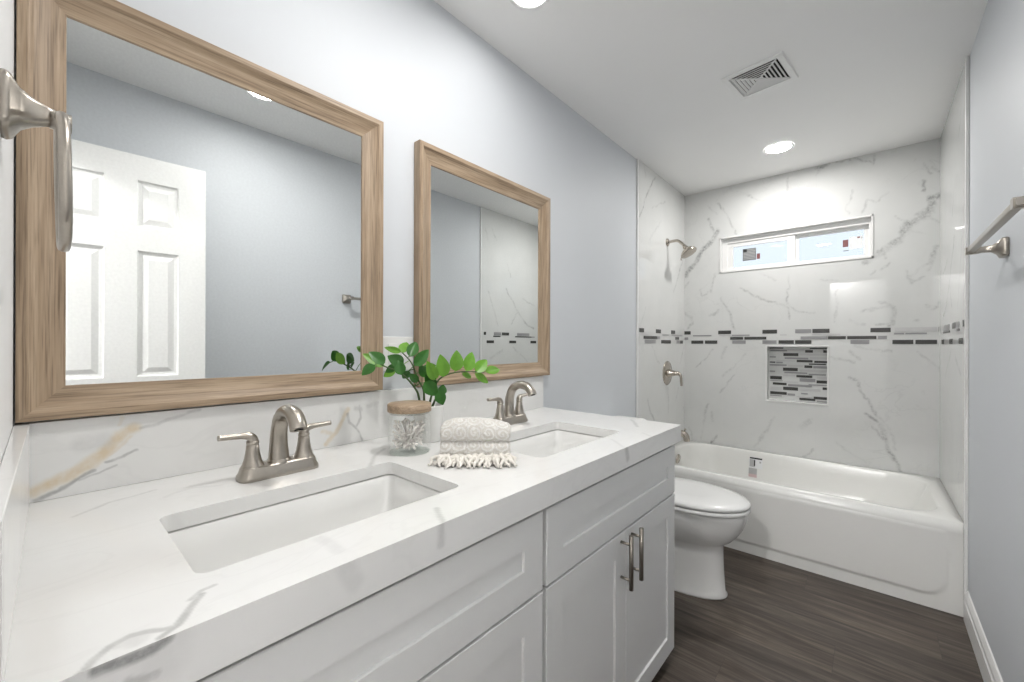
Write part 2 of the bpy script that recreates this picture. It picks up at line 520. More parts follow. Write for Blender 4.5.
# ------------------------------------------------------------------ measured shapes: veins, mosaic tiles, leaves (metres)
VEINS_BACK =[
 ([(0.417, 2.408), (0.479, 2.353), (0.597, 2.296), (0.721, 2.251), (0.775, 2.213), (0.828, 2.191), (0.905, 2.184)], 0.006, 0.35 ),
 ([(0.747, 2.432), (0.742, 2.33), (0.737, 2.253), (0.753, 2.159)], 0.006, 0.4 ),
 ([(0.283, 2.341), (0.336, 2.238), (0.368, 2.141), (0.399, 2.08)], 0.008, 0.45 ),
 ([(0.204, 2.229), (0.218, 2.162), (0.245, 2.107)], 0.01, 0.5 ),
 ([(0.271, 2.123), (0.238, 2.051), (0.184, 2.009), (0.129, 1.966), (0.108, 1.907)], 0.022, 0.75 ),
 ([(0.197, 2.332), (0.271, 2.259)], 0.005, 0.25 ),
 ([(0.918, 2.451), (0.938, 2.445), (0.972, 2.46)], 0.016, 0.75 ),
 ([(0.938, 2.445), (0.916, 2.402)], 0.008, 0.5 ),
 ([(1.026, 2.457), (1.119, 2.46), (1.164, 2.423), (1.213, 2.397), (1.226, 2.451)], 0.007, 0.5 ),
 ([(1.115, 2.247), (1.078, 2.125), (1.092, 2.088)], 0.006, 0.35 ),
 ([(1.165, 2.083), (1.178, 2.133), (1.191, 2.159), (1.226, 2.139), (1.286, 2.194)], 0.006, 0.3 ),
 ([(1.443, 2.331), (1.486, 2.265)], 0.006, 0.35 ),
 ([(1.459, 2.223), (1.459, 2.158), (1.448, 2.157)], 0.009, 0.75 ),
 ([(1.486, 2.303), (1.52, 2.261)], 0.006, 0.35 ),
 ([(1.522, 2.116), (1.486, 2.108), (1.494, 2.068), (1.471, 2.025)], 0.02, 0.75 ),
 ([(1.471, 2.025), (1.433, 2.0), (1.393, 1.969), (1.369, 1.929)], 0.03, 0.8 ),
 ([(1.369, 1.929), (1.353, 1.887), (1.312, 1.854), (1.253, 1.812)], 0.018, 0.7 ),
 ([(1.328, 2.032), (1.385, 1.987)], 0.006, 0.4 ),
 ([(1.471, 2.003), (1.524, 1.96)], 0.007, 0.35 ),
 ([(1.385, 1.937), (1.448, 1.898)], 0.005, 0.25 ),
 ([(0.138, 1.975), (0.106, 1.888), (0.018, 1.795)], 0.02, 0.65 ),
 ([(0.046, 1.734), (0.012, 1.691)], 0.008, 0.4 ),
 ([(0.255, 1.78), (0.24, 1.715), (0.224, 1.638)], 0.009, 0.35 ),
 ([(0.193, 1.697), (0.128, 1.658), (0.161, 1.598), (0.203, 1.64)], 0.007, 0.3 ),
 ([(0.291, 1.583), (0.337, 1.498), (0.362, 1.41), (0.396, 1.327)], 0.008, 0.5 ),
 ([(0.214, 1.443), (0.256, 1.447), (0.281, 1.479)], 0.012, 0.5 ),
 ([(0.013, 1.47), (0.063, 1.433), (0.069, 1.375), (0.041, 1.335)], 0.012, 0.4 ),
 ([(0.434, 1.642), (0.528, 1.582), (0.628, 1.528), (0.723, 1.501), (0.753, 1.465)], 0.007, 0.45 ),
 ([(0.744, 1.605), (0.749, 1.515), (0.757, 1.394)], 0.007, 0.5 ),
 ([(0.757, 1.504), (0.799, 1.452), (0.907, 1.432)], 0.006, 0.4 ),
 ([(0.748, 1.715), (0.754, 1.605)], 0.005, 0.25 ),
 ([(0.574, 1.745), (0.671, 1.683)], 0.005, 0.2 ),
 ([(1.344, 1.867), (1.288, 1.824), (1.232, 1.784), (1.181, 1.752)], 0.02, 0.5 ),
 ([(1.281, 1.815), (1.278, 1.773)], 0.008, 0.4 ),
 ([(1.296, 1.733), (1.26, 1.689)], 0.008, 0.5 ),
 ([(1.232, 1.688), (1.206, 1.662)], 0.008, 0.4 ),
 ([(1.507, 1.809), (1.498, 1.738), (1.479, 1.668)], 0.012, 0.4 ),
 ([(1.495, 1.721), (1.444, 1.682), (1.398, 1.632)], 0.009, 0.35 ),
 ([(1.378, 1.662), (1.405, 1.594), (1.45, 1.617)], 0.008, 0.35 ),
 ([(1.53, 1.475), (1.514, 1.445), (1.483, 1.433), (1.464, 1.448)], 0.014, 0.65 ),
 ([(1.521, 1.422), (1.524, 1.404)], 0.01, 0.3 ),
 ([(0.942, 1.664), (1.035, 1.642)], 0.005, 0.3 ),
 ([(1.032, 1.58), (1.028, 1.439), (1.016, 1.358)], 0.005, 0.35 ),
 ([(1.247, 1.48), (1.289, 1.454), (1.324, 1.423), (1.317, 1.349), (1.289, 1.321)], 0.012, 0.4 ),
 ([(1.166, 1.427), (1.218, 1.439), (1.296, 1.444)], 0.009, 0.35 ),
 ([(1.099, 1.376), (1.137, 1.335), (1.182, 1.334)], 0.008, 0.3 ),
 ([(1.233, 1.337), (1.303, 1.335)], 0.008, 0.4 ),
 ([(1.418, 1.359), (1.435, 1.363)], 0.009, 0.35 ),
 ([(0.241, 1.166), (0.187, 1.101), (0.111, 1.011)], 0.006, 0.4 ),
 ([(0.339, 1.181), (0.307, 1.096)], 0.012, 0.3 ),
 ([(0.371, 1.0), (0.307, 0.941)], 0.01, 0.35 ),
 ([(0.397, 0.959), (0.34, 0.886), (0.288, 0.812)], 0.007, 0.35 ),
 ([(0.47, 1.128), (0.371, 1.0)], 0.007, 0.2 ),
 ([(0.195, 0.717), (0.175, 0.599), (0.161, 0.554)], 0.01, 0.35 ),
 ([(0.161, 0.539), (0.148, 0.406)], 0.006, 0.25 ),
 ([(0.276, 0.462), (0.21, 0.38)], 0.009, 0.6 ),
 ([(0.056, 0.496), (0.078, 0.388)], 0.007, 0.3 ),
 ([(0.229, 0.649), (0.229, 0.577)], 0.01, 0.25 ),
 ([(0.67, 0.659), (0.614, 0.546), (0.533, 0.426)], 0.01, 0.25 ),
 ([(1.099, 0.981), (1.145, 0.962), (1.15, 0.896), (1.173, 0.854), (1.217, 0.793), (1.239, 0.744)], 0.009, 0.5 ),
 ([(1.184, 0.745), (1.239, 0.701), (1.277, 0.62), (1.303, 0.511), (1.334, 0.446), (1.36, 0.374)], 0.011, 0.6 ),
 ([(1.239, 0.744), (1.292, 0.68), (1.324, 0.599), (1.329, 0.53)], 0.006, 0.35 ),
 ([(1.217, 0.662), (1.271, 0.591)], 0.007, 0.45 ),
 ([(1.26, 0.675), (1.282, 0.621)], 0.022, 0.4 ),
 ([(0.992, 1.12), (1.058, 1.099), (1.116, 1.086)], 0.008, 0.35 ),
 ([(1.093, 1.16), (1.15, 1.102)], 0.008, 0.3 ),
 ([(1.127, 1.197), (1.227, 1.169), (1.307, 1.163)], 0.009, 0.3 ),
 ([(1.438, 1.151), (1.491, 1.098), (1.529, 1.045)], 0.006, 0.35 ),
 ([(0.831, 0.373), (0.901, 0.464)], 0.008, 0.55 ),
 ([(1.024, 0.523), (1.106, 0.476), (1.185, 0.417)], 0.006, 0.2 ),
 ([(0.83, 0.618), (0.888, 0.657)], 0.02, 0.25 ),
]
VEINS_LEFT =[
 ([(3.017, 2.431), (2.899, 2.291), (2.789, 2.132), (2.746, 2.076)], 0.008, 0.6 ),
 ([(2.83, 2.457), (2.853, 2.39)], 0.007, 0.35 ),
 ([(2.97, 2.196), (3.223, 2.3)], 0.006, 0.3 ),
 ([(3.608, 1.91), (3.485, 1.739), (3.397, 1.622)], 0.008, 0.45 ),
 ([(2.86, 1.458), (2.773, 1.333)], 0.006, 0.25 ),
 ([(3.119, 2.133), (2.925, 1.956)], 0.01, 0.2 ),
 ([(2.895, 0.802), (2.934, 0.725), (3.014, 0.645)], 0.01, 0.55 ),
 ([(2.969, 1.19), (3.065, 1.091), (3.107, 1.057)], 0.008, 0.3 ),
 ([(3.649, 1.189), (3.545, 1.043)], 0.008, 0.3 ),
 ([(3.512, 0.838), (3.446, 0.747)], 0.008, 0.3 ),
 ([(3.286, 0.855), (3.287, 0.659)], 0.006, 0.25 ),
 ([(3.842, 0.681), (3.618, 0.655)], 0.012, 0.2 ),
]
VEINS_RIGHT =[
 ([(3.061, 1.749), (3.222, 1.538), (3.371, 1.41), (3.504, 1.359)], 0.009, 0.6 ),
 ([(2.803, 1.697), (2.912, 1.468), (2.949, 1.381)], 0.007, 0.35 ),
 ([(3.243, 1.539), (3.142, 1.401)], 0.007, 0.4 ),
 ([(3.163, 1.177), (3.394, 1.025)], 0.007, 0.4 ),
 ([(2.841, 1.065), (3.006, 1.139)], 0.014, 0.3 ),
 ([(2.765, 2.295), (2.818, 2.158)], 0.007, 0.35 ),
 ([(3.08, 1.998), (3.12, 1.873)], 0.006, 0.35 ),
 ([(3.305, 1.679), (3.503, 1.598)], 0.006, 0.35 ),
 ([(2.854, 2.289), (2.927, 2.203)], 0.006, 0.3 ),
 ([(3.109, 2.501), (3.137, 2.402)], 0.005, 0.3 ),
]
VEINS_TOP =[
 ([(0.673, 0.068), (0.657, 0.078), (0.643, 0.091), (0.639, 0.105), (0.644, 0.12), (0.651, 0.13), (0.655, 0.141)], 0.0045, 0.42 ),
 ([(0.674, 0.067), (0.683, 0.085), (0.682, 0.101), (0.679, 0.113), (0.677, 0.131)], 0.007, 0.8 ),
 ([(0.665, 0.126), (0.655, 0.141), (0.634, 0.154), (0.608, 0.169)], 0.005, 0.5 ),
 ([(0.61, 0.159), (0.597, 0.172), (0.595, 0.186)], 0.004, 0.35 ),
 ([(0.645, 0.099), (0.649, 0.112), (0.656, 0.107)], 0.012, 0.2 ),
 ([(0.309, 0.561), (0.269, 0.59), (0.207, 0.636), (0.152, 0.706)], 0.006, 0.35 ),
 ([(0.613, 0.529), (0.669, 0.497)], 0.006, 0.3 ),
 ([(0.569, 0.329), (0.601, 0.336), (0.632, 0.335)], 0.012, 0.12 ),
 ([(0.481, 1.622), (0.525, 1.563), (0.565, 1.502)], 0.008, 0.3 ),
 ([(0.587, 1.255), (0.665, 1.183)], 0.006, 0.15 ),
 ([(0.627, 1.415), (0.684, 1.362)], 0.006, 0.15 ),
 ([(0.168, 0.079), (0.125, 0.13), (0.102, 0.199)], 0.004, 0.25 ),
 ([(0.165, 0.204), (0.141, 0.251), (0.167, 0.293)], 0.006, 0.12 ),
]
VEINS_FRONT =[
 ([(0.081, 0.888), (0.102, 0.887), (0.12, 0.888), (0.132, 0.89)], 0.0075, 0.8 ),
 ([(0.102, 0.866), (0.123, 0.86)], 0.006, 0.4 ),
 ([(0.133, 0.889), (0.127, 0.868)], 0.03, 0.12 ),
 ([(0.495, 0.896), (0.493, 0.861)], 0.009, 0.3 ),
 ([(0.323, 0.89), (0.337, 0.861)], 0.02, 0.15 ),
 ([(1.19, 0.889), (1.197, 0.86)], 0.016, 0.4 ),
]
VEINS_GOLD =[
 ([(0.034, 0.915), (0.06, 0.926), (0.084, 0.937), (0.112, 0.956), (0.138, 0.981), (0.155, 1.004), (0.177, 1.015)], 0.018, 0.8 ),
 ([(0.138, 0.967), (0.173, 0.999)], 0.006, 0.5 ),
 ([(0.152, 1.026), (0.157, 1.04)], 0.006, 0.3 ),
 ([(0.592, 0.906), (0.624, 0.938), (0.643, 0.972), (0.658, 0.999)], 0.012, 0.6 ),
 ([(0.582, 0.944), (0.615, 0.932)], 0.01, 0.45 ),
]
VEINS_SPLASH =[
 ([(0.034, 0.898), (0.069, 0.91), (0.09, 0.925), (0.115, 0.939)], 0.006, 0.6 ),
 ([(0.132, 0.952), (0.155, 0.956), (0.18, 0.968)], 0.005, 0.5 ),
 ([(0.093, 0.922), (0.149, 0.941)], 0.004, 0.35 ),
 ([(0.187, 1.013), (0.241, 1.028), (0.291, 1.043)], 0.006, 0.3 ),
 ([(0.099, 0.993), (0.128, 0.997)], 0.025, 0.18 ),
 ([(0.658, 0.987), (0.663, 0.96), (0.688, 0.937), (0.707, 0.898)], 0.006, 0.45 ),
 ([(0.696, 1.009), (0.699, 0.97), (0.686, 0.947)], 0.006, 0.4 ),
 ([(0.683, 1.001), (0.701, 0.996)], 0.012, 0.3 ),
 ([(0.758, 1.007), (0.725, 1.001)], 0.01, 0.2 ),
]
MOS_B1 =[
   (0.005,0.062,1.286,1.316,"d"),
   (0.007,0.042,1.245,1.262,"m"),
   (0.079,0.226,1.269,1.280,"m"),
   (0.066,0.163,1.208,1.236,"d"),
   (0.174,0.270,1.208,1.236,"d"),
   (0.275,0.371,1.284,1.314,"d"),
   (0.283,0.369,1.269,1.279,"l"),
   (0.374,0.501,1.268,1.275,"m"),
   (0.363,0.457,1.239,1.261,"d"),
   (0.378,0.475,1.208,1.232,"m"),
]
MOS_B2 =[
   (0.585,0.682,1.284,1.313,"d"),
   (0.463,0.613,1.240,1.258,"d"),
   (0.585,0.679,1.207,1.233,"m"),
   (0.698,0.742,1.267,1.278,"l"),
   (0.791,0.889,1.286,1.312,"m"),
   (0.689,0.786,1.207,1.232,"d"),
   (0.791,0.890,1.207,1.232,"d"),
   (0.893,0.992,1.284,1.313,"d"),
   (0.824,0.981,1.242,1.258,"m"),
   (0.890,1.051,1.267,1.279,"l"),
   (0.981,1.080,1.239,1.261,"d"),
   (1.085,1.236,1.239,1.262,"d"),
   (1.241,1.287,1.240,1.258,"m"),
   (1.102,1.201,1.208,1.234,"m"),
   (1.204,1.305,1.285,1.315,"d"),
   (1.318,1.368,1.269,1.281,"m"),
   (1.371,1.470,1.268,1.280,"m"),
   (1.321,1.514,1.286,1.311,"l"),
   (1.311,1.410,1.206,1.236,"d"),
   (1.417,1.514,1.206,1.235,"d"),
   (1.518,1.525,1.282,1.311,"d"),
]
MOS_L =[
   (2.750,2.827,1.291,1.319,"d"),
   (3.038,3.132,1.290,1.318,"d"),
   (3.343,3.428,1.286,1.314,"d"),
   (2.821,3.060,1.246,1.267,"d"),
   (3.065,3.116,1.245,1.263,"m"),
   (2.841,3.032,1.213,1.235,"m"),
   (3.139,3.336,1.210,1.236,"d"),
   (3.434,3.519,1.241,1.262,"d"),
   (3.550,3.612,1.208,1.232,"d"),
   (3.460,3.542,1.209,1.229,"m"),
   (3.162,3.293,1.272,1.279,"m"),
   (3.356,3.597,1.268,1.276,"m"),
   (2.763,2.891,1.277,1.284,"l"),
]
MOS_R =[
   (2.749,2.780,1.269,1.301,"d"),
   (2.887,2.987,1.271,1.292,"m"),
   (2.998,3.103,1.265,1.294,"d"),
   (2.876,2.979,1.241,1.266,"d"),
   (3.223,3.424,1.272,1.291,"m"),
   (2.787,2.887,1.195,1.220,"d"),
   (3.195,3.459,1.242,1.258,"d"),
   (3.107,3.211,1.190,1.217,"d"),
   (3.442,3.541,1.182,1.210,"d"),
   (3.459,3.514,1.238,1.257,"m"),
]
LEAVES=[
  ((0.13, 0.713, 1.133),(0.1, 0.663, 1.172),0.0261,1),
  ((0.15, 0.704, 1.143),(0.13, 0.665, 1.177),0.0282,0),
  ((0.15, 0.672, 1.138),(0.14, 0.636, 1.113),0.0264,0),
  ((0.12, 0.778, 1.174),(0.1, 0.733, 1.189),0.0164,1),
  ((0.16, 0.761, 1.139),(0.14, 0.719, 1.164),0.0304,0),
  ((0.17, 0.747, 1.107),(0.16, 0.744, 1.152),0.0274,0),
  ((0.14, 0.751, 1.134),(0.12, 0.723, 1.114),0.0199,0),
  ((0.16, 0.813, 1.082),(0.15, 0.788, 1.108),0.0205,0),
  ((0.1, 0.796, 1.17),(0.07, 0.833, 1.21),0.0278,1),
  ((0.13, 0.803, 1.159),(0.11, 0.843, 1.21),0.0303,0),
  ((0.17, 0.792, 1.133),(0.18, 0.841, 1.183),0.0295,0),
  ((0.2, 0.883, 1.096),(0.21, 0.862, 1.166),0.0362,1),
  ((0.2, 0.932, 1.111),(0.21, 0.929, 1.179),0.0372,1),
  ((0.2, 0.977, 1.109),(0.2, 1.008, 1.174),0.0352,1),
  ((0.2, 1.021, 1.103),(0.2, 1.078, 1.148),0.0331,1),
  ((0.2, 1.068, 1.103),(0.2, 1.148, 1.111),0.0277,1),
  ((0.19, 0.968, 1.101),(0.17, 1.039, 1.082),0.0161,1),
  ((0.2, 1.017, 1.099),(0.2, 1.091, 1.061),0.0225,1),
  ((0.19, 0.859, 1.087),(0.2, 0.819, 1.145),0.0290,1),
  ((0.16, 0.848, 1.096),(0.15, 0.827, 1.133),0.0278,0),
  ((0.18, 0.821, 1.082),(0.2, 0.86, 1.038),0.0353,0),
  ((0.2, 0.86, 1.051),(0.21, 0.872, 1.008),0.0288,0),
  ((0.17, 0.868, 1.06),(0.18, 0.83, 1.121),0.0308,0),
  ((0.18, 0.888, 1.036),(0.18, 0.898, 1.069),0.0240,0),
  ((0.1, 0.822, 1.113),(0.07, 0.818, 1.084),0.0212,0),
  ((0.1, 0.874, 1.1),(0.07, 0.943, 1.133),0.0276,0),
  ((0.09, 0.78, 1.118),(0.06, 0.752, 1.097),0.0236,1),
]
STEMS=[
   [(0.165, 0.816, 1.023), (0.165, 0.806, 1.053), (0.16, 0.777, 1.091), (0.155, 0.745, 1.117), (0.14, 0.71, 1.133), (0.125, 0.684, 1.15)] ,
   [(0.16, 0.837, 1.021), (0.15, 0.841, 1.055), (0.14, 0.828, 1.087), (0.12, 0.817, 1.139), (0.1, 0.796, 1.172)] ,
   [(0.17, 0.852, 1.018), (0.18, 0.864, 1.07), (0.19, 0.893, 1.098), (0.2, 0.959, 1.108), (0.2, 1.061, 1.101)] ,
   [(0.17, 0.867, 1.013), (0.18, 0.875, 1.048), (0.18, 0.857, 1.084), (0.165, 0.843, 1.112)] ,
]

# ------------------------------------------------------------------ marble tile surfaces with a vein attribute
def seg_field(U, V, lines, soft=1.0):
    acc = np.zeros_like(U)
    for pts, wd, st in lines:
        hw = wd * .62 + .0015 * soft
        for (ax, ay), (bx, by) in zip(pts[:-1], pts[1:]):
            dx, dy = bx - ax, by - ay
            l2 = max(dx * dx + dy * dy, 1e-9)
            t = np.clip(((U - ax) * dx + (V - ay) * dy) / l2, 0, 1)
            d = np.hypot(U - ax - t * dx, V - ay - t * dy)
            k = np.clip((hw * (1 + .9 * soft) - d) / (hw * 1.7 * soft), 0, 1)
            acc = np.maximum(acc, st * k * k * (3 - 2 * k))
    return acc

def warp_points(U, V, seed, amp=1.0):
    dU = np.zeros_like(U); dV = np.zeros_like(V)
    for i in range(len(U)):
        n1 = noise.noise_vector(Vector((U[i] * 9, V[i] * 9, seed)))
        n2 = noise.noise_vector(Vector((U[i] * 34, V[i] * 34, seed + 5)))
        dU[i] = n1.x * .014 + n2.x * .010; dV[i] = n1.y * .014 + n2.y * .010
    return U + dU * amp, V + dV * amp

def cuts(lo, hi, step, must=()):   # grid lines that pass through every value of must
    keys = sorted({lo, hi, *[m for m in must if lo < m < hi]})
    out = [lo]
    for a, b in zip(keys[:-1], keys[1:]):
        n = max(1, round((b - a) / step))
        out += [a + (b - a) * (k + 1) / n for k in range(n)]
    return out

def tile_sheet(us, vs, put, holes, lines, seed, amp=1.0, soft=1.0):
    """grid surface; put(u, v) -> 3D point; holes: (u0, u1, v0, v1) left open"""
    U, V = np.meshgrid(np.array(us), np.array(vs))
    nu, nv = len(us), len(vs)
    Uf, Vf = U.ravel(), V.ravel()
    wU, wV = warp_points(Uf, Vf, seed, amp)
    val = seg_field(wU, wV, lines, soft)
    mb = MB()
    vsx = [put(a, b) for a, b in zip(Uf.tolist(), Vf.tolist())]
    fs = []
    for j in range(nv - 1):
        for i in range(nu - 1):
            cu, cv = (us[i] + us[i + 1]) / 2, (vs[j] + vs[j + 1]) / 2
            if any(h[0] < cu < h[1] and h[2] < cv < h[3] for h in holes): continue
            a = j * nu + i
            fs.append((a, a + 1, a + nu + 1, a + nu))
    mb.add(vsx, fs)
    return mb, val

def set_vein(o, val):
    at = o.data.attributes.new('vein', 'FLOAT', 'POINT')
    full = np.zeros(len(o.data.vertices), dtype=np.float32)
    full[:len(val)] = val
    at.data.foreach_set('value', full)

WIN = (.284, 1.219, 1.777, 2.062)     # window opening x0 x1 z0 z1
NIC = (.617, .978, .786, 1.187)       # niche opening

# ------------------------------------------------------------------ the room shell
b = MB().box((-.9, -1.35, -.06), (1.70, 3.80, 0))
struct('floor', b, M['floor'], 'dark grey-brown wood plank floor', 'floor')
b = MB().box((-.9, -1.35, H), (1.70, 3.80, H + .08))
struct('ceiling', b, M['ceiling'], 'smooth white painted ceiling', 'ceiling')

wl = struct('wall_left', MB().box((-.12, 0, 0), (0, D + .15, H)), M['wall'], 'cool grey painted wall behind the vanity and toilet', 'wall')
wr = struct('wall_right', MB().box((WR, -.11, 0), (WR + .12, D + .15, H)), M['wall'], 'cool grey painted wall carrying the towel bar', 'wall')

# near wall with the doorway the picture is taken from
DO0, DO1, DOH = .745, 1.372, 2.085
b = MB()
b.box((-.12, -.11, 0), (DO0, NW, H)); b.box((DO1, -.11, 0), (WR, NW, H)); b.box((DO0, -.11, DOH), (DO1, NW, H))
wn = struct('wall_near', b, M['near'], 'pale painted wall with the doorway, beside the vanity', 'wall')
b = MB()
b.box((DO0, -.125, 0), (DO0 + .016, NW, DOH)); b.box((DO1 - .016, -.125, 0), (DO1, NW, DOH)); b.box((DO0, -.125, DOH - .016), (DO1, NW, DOH))
b.box((DO0 - .055, -.125, 0), (DO0, -.11, DOH + .055)); b.box((DO1, -.125, 0), (DO1 + .055, -.11, DOH + .055)); b.box((DO0, -.125, DOH), (DO1, -.11, DOH + .055))
obj('door_frame', b, M['base'], wn, .002)
# the hallway behind the doorway
b = MB()
b.box((-.9, -1.35, 0), (1.64, -1.27, H)); b.box((-.9, -1.27, 0), (-.82, -.11, H)); b.box((W + .04, -1.27, 0), (W + .12, -.11, H)); b.box((-.82, -.19, 0), (-.12, -.11, H))
struct('wall_hallway', b, M['near'], 'pale walls of the hallway behind the doorway', 'wall')

# back wall: tiled face, solid behind it, niche and window reveals
us = cuts(0, W, .0065, (WIN[0], WIN[1], NIC[0], NIC[1]))
vs = cuts(0, H, .0065, (WIN[2], WIN[3], NIC[2], NIC[3]))
mb, val = tile_sheet(us, vs, lambda a, c: (a, D, c), [WIN, NIC], VEINS_BACK, 3.1)
nd = D + .085
x0, x1, z0, z1 = NIC
mb.add([(x0, D, z0), (x1, D, z0), (x1, D, z1), (x0, D, z1), (x0, nd, z0), (x1, nd, z0), (x1, nd, z1), (x0, nd, z1)],
       [(0, 1, 5, 4), (1, 2, 6, 5), (2, 3, 7, 6), (3, 0, 4, 7), (4, 5, 6, 7)])
YB0, YB1 = D + .002, D + .15
wx0, wx1, wz0, wz1 = WIN
for (a0, a1, c0, c1) in ((-.12, W + .12, 0, z0 - .003), (-.12, x0 - .003, z0 - .003, z1 + .003), (x1 + .003, W + .12, z0 - .003, z1 + .003),
                         (-.12, W + .12, z1 + .003, wz0), (-.12, wx0, wz0, wz1), (wx1, W + .12, wz0, wz1), (-.12, W + .12, wz1, H)):
    mb.box((a0, YB0, c0), (a1, YB1, c1))
mb.box((x0 - .003, nd + .002, z0 - .003), (x1 + .003, YB1, z1 + .003))
wb = struct('wall_back', mb, M['tile'], 'white marble-look tiled back wall of the tub alcove', 'wall', recalc=False)
set_vein(wb, val)
# faint tile joints
b = MB()
for (gx, c0, c1) in ((.305, 1.316, H), (.915, 1.316, wz0), (.915, wz1, H), (.305, .4, 1.204), (.915, .4, .77), (1.03, 1.316, wz0)):
    b.box((gx - .0009, D - .0007, c0), (gx + .0009, D + .001, c1))
obj('tile_joint', b, M['grout'], wb)

# the tiled parts of the side walls
TT = .010
def side_tiles(parent, xf, sgn, lines, seed, te):
    us = cuts(te, D, .008); vs = cuts(0, H, .008)
    mb, val = tile_sheet(us, vs, lambda a, c: (xf, a, c), [], lines, seed)
    e = xf - sgn * (TT - .0005)
    mb.box((min(e, xf - sgn * .001), te, 0), (max(e, xf - sgn * .001), D, H))
    o = obj('tile_cladding', mb, M['tile'], parent, recalc=False)
    set_vein(o, val)
    b = MB()
    b.box((min(xf - sgn * TT, xf + sgn * .002), te - .015, 0), (max(xf - sgn * TT, xf + sgn * .002), te, H))
    obj('tile_edge_trim', b, M['trimw'], parent, .0025)
side_tiles(wl, TT, 1, VEINS_LEFT, 9.4, TE)
side_tiles(wr, W, -1, VEINS_RIGHT, 15.2, TER)

# mosaic accent band
rnd = random.Random(4)
CI = {'d': 0, 'm': 1, 'l': 2}
def mosaic(parent, name, rects, put):
    """put(u, depth, z) -> point, depth grows out of the wall"""
    mb = MB()
    for a, c, z0, z1, k in rects:
        a += .0012; c -= .0012; z0 += .0008; z1 -= .0008
        e = .0022
        P = [put(a, 0, z0), put(c, 0, z0), put(c, 0, z1), put(a, 0, z1), put(a, e, z0), put(c, e, z0), put(c, e, z1), put(a, e, z1)]
        mb.add(P, [(3, 2, 1, 0), (4, 5, 6, 7), (0, 1, 5, 4), (1, 2, 6, 5), (2, 3, 7, 6), (3, 0, 4, 7)], CI[k])
    return obj(name, mb, [M['mosd'], M['mosm'], M['mosl']], parent)
ROWS = ((1.284, 1.314), (1.268, 1.280), (1.239, 1.262), (1.207, 1.235))
def snap(r, dz=0.0):
    zc = (r[2] + r[3]) / 2 + dz
    q = min(ROWS, key=lambda R: abs((R[0] + R[1]) / 2 - zc))
    return (r[0], r[1], q[0], q[1], r[4])
def fill_rows(rects, lo, hi):
    """pale tiles in the gaps between the darker ones"""
    out = list(rects)
    for z0, z1 in ROWS:
        have = sorted((r[0], r[1]) for r in rects if abs(r[2] - z0) < .001)
        x = lo
        for a, c in have + [(hi, hi)]:
            while a - x > .035:
                n = min(.1, a - x)
                out.append((x, x + n, z0, z1, 'l')); x += n
            x = max(x, c)
    return out
mosaic(wb, 'mosaic_band', [snap((max(.002, r[0]), min(W - .002, r[1]), *r[2:])) for r in MOS_B1 + MOS_B2], lambda u, e, z: (u, D - e, z))
mosaic(wl, 'mosaic_band', [snap(r) for r in MOS_L], lambda u, e, z: (TT + e, u, z))
mosaic(wr, 'mosaic_band', [snap((r[0], r[1], r[2] + .016, r[3] + .016, r[4])) for r in MOS_R], lambda u, e, z: (W - e, u, z))

NM = [(12,165,65,80,'d'),(430,608,66,82,'d'),(20,205,90,110,'m'),(385,465,90,120,'d'),(562,608,90,120,'d'),(162,320,125,160,'d'),(15,85,163,180,'m'),
(175,420,172,192,'m'),(300,462,197,224,'d'),(475,608,203,227,'d'),(15,80,222,238,'d'),(85,160,222,242,'m'),(422,592,232,248,'d'),(15,200,250,270,'m'),
(378,460,254,283,'d'),(465,608,258,285,'m'),(158,315,285,322,'d'),(15,78,322,340,'m'),(172,410,330,348,'m'),(420,590,342,358,'m'),(297,460,360,388,'d'),
(20,150,382,420,'d'),(330,490,395,432,'m'),(497,608,408,440,'d'),(20,160,428,438,'m'),(420,608,452,466,'m'),(50,200,452,480,'d'),(212,455,462,488,'m'),
(555,608,478,506,'d'),(160,318,495,532,'d'),(345,415,550,566,'m'),(22,202,553,586,'d'),(205,288,565,590,'m'),(470,608,580,610,'d'),(22,150,592,606,'m'),
(328,490,604,630,'d'),(500,608,622,640,'m'),(205,380,84,100,'l'),(330,600,128,150,'l'),(430,600,165,188,'l'),(90,290,205,218,'l'),(210,370,252,275,'l'),
(330,600,300,325,'l'),(160,290,362,380,'l'),(500,600,368,395,'l'),(165,320,432,450,'l'),(330,540,500,530,'l'),(20,150,500,540,'l'),(300,460,588,600,'l')]
nr = []
for a, c, y0, y1, k in NM:
    fa = (a - 11) / 598; fc = (c - 11) / 598
    sl = 585 - 0
    zt = NIC[3] - .004 - (y0 - 62) / 575 * (NIC[3] - NIC[2] - .006); zb = NIC[3] - .004 - (y1 - 62) / 575 * (NIC[3] - NIC[2] - .006)
    nr.append((NIC[0] + fa * (NIC[1] - NIC[0]), NIC[0] + fc * (NIC[1] - NIC[0]), max(zb, NIC[2] + .002), zt, k))
mosaic(wb, 'niche_mosaic', nr, lambda u, e, z: (u, nd - e, z))
b = MB()
x0, x1, z0, z1 = NIC
fwd = .009
for lo, hi in (((x0 - fwd, z0 - fwd), (x1 + fwd, z0)), ((x0 - fwd, z1), (x1 + fwd, z1 + fwd)), ((x0 - fwd, z0), (x0, z1)), ((x1, z0), (x1 + fwd, z1))):
    b.box((lo[0], D - .004, lo[1]), (hi[0], D + .002, hi[1]))
obj('niche_trim', b, M['trimw'], wb, .0015)

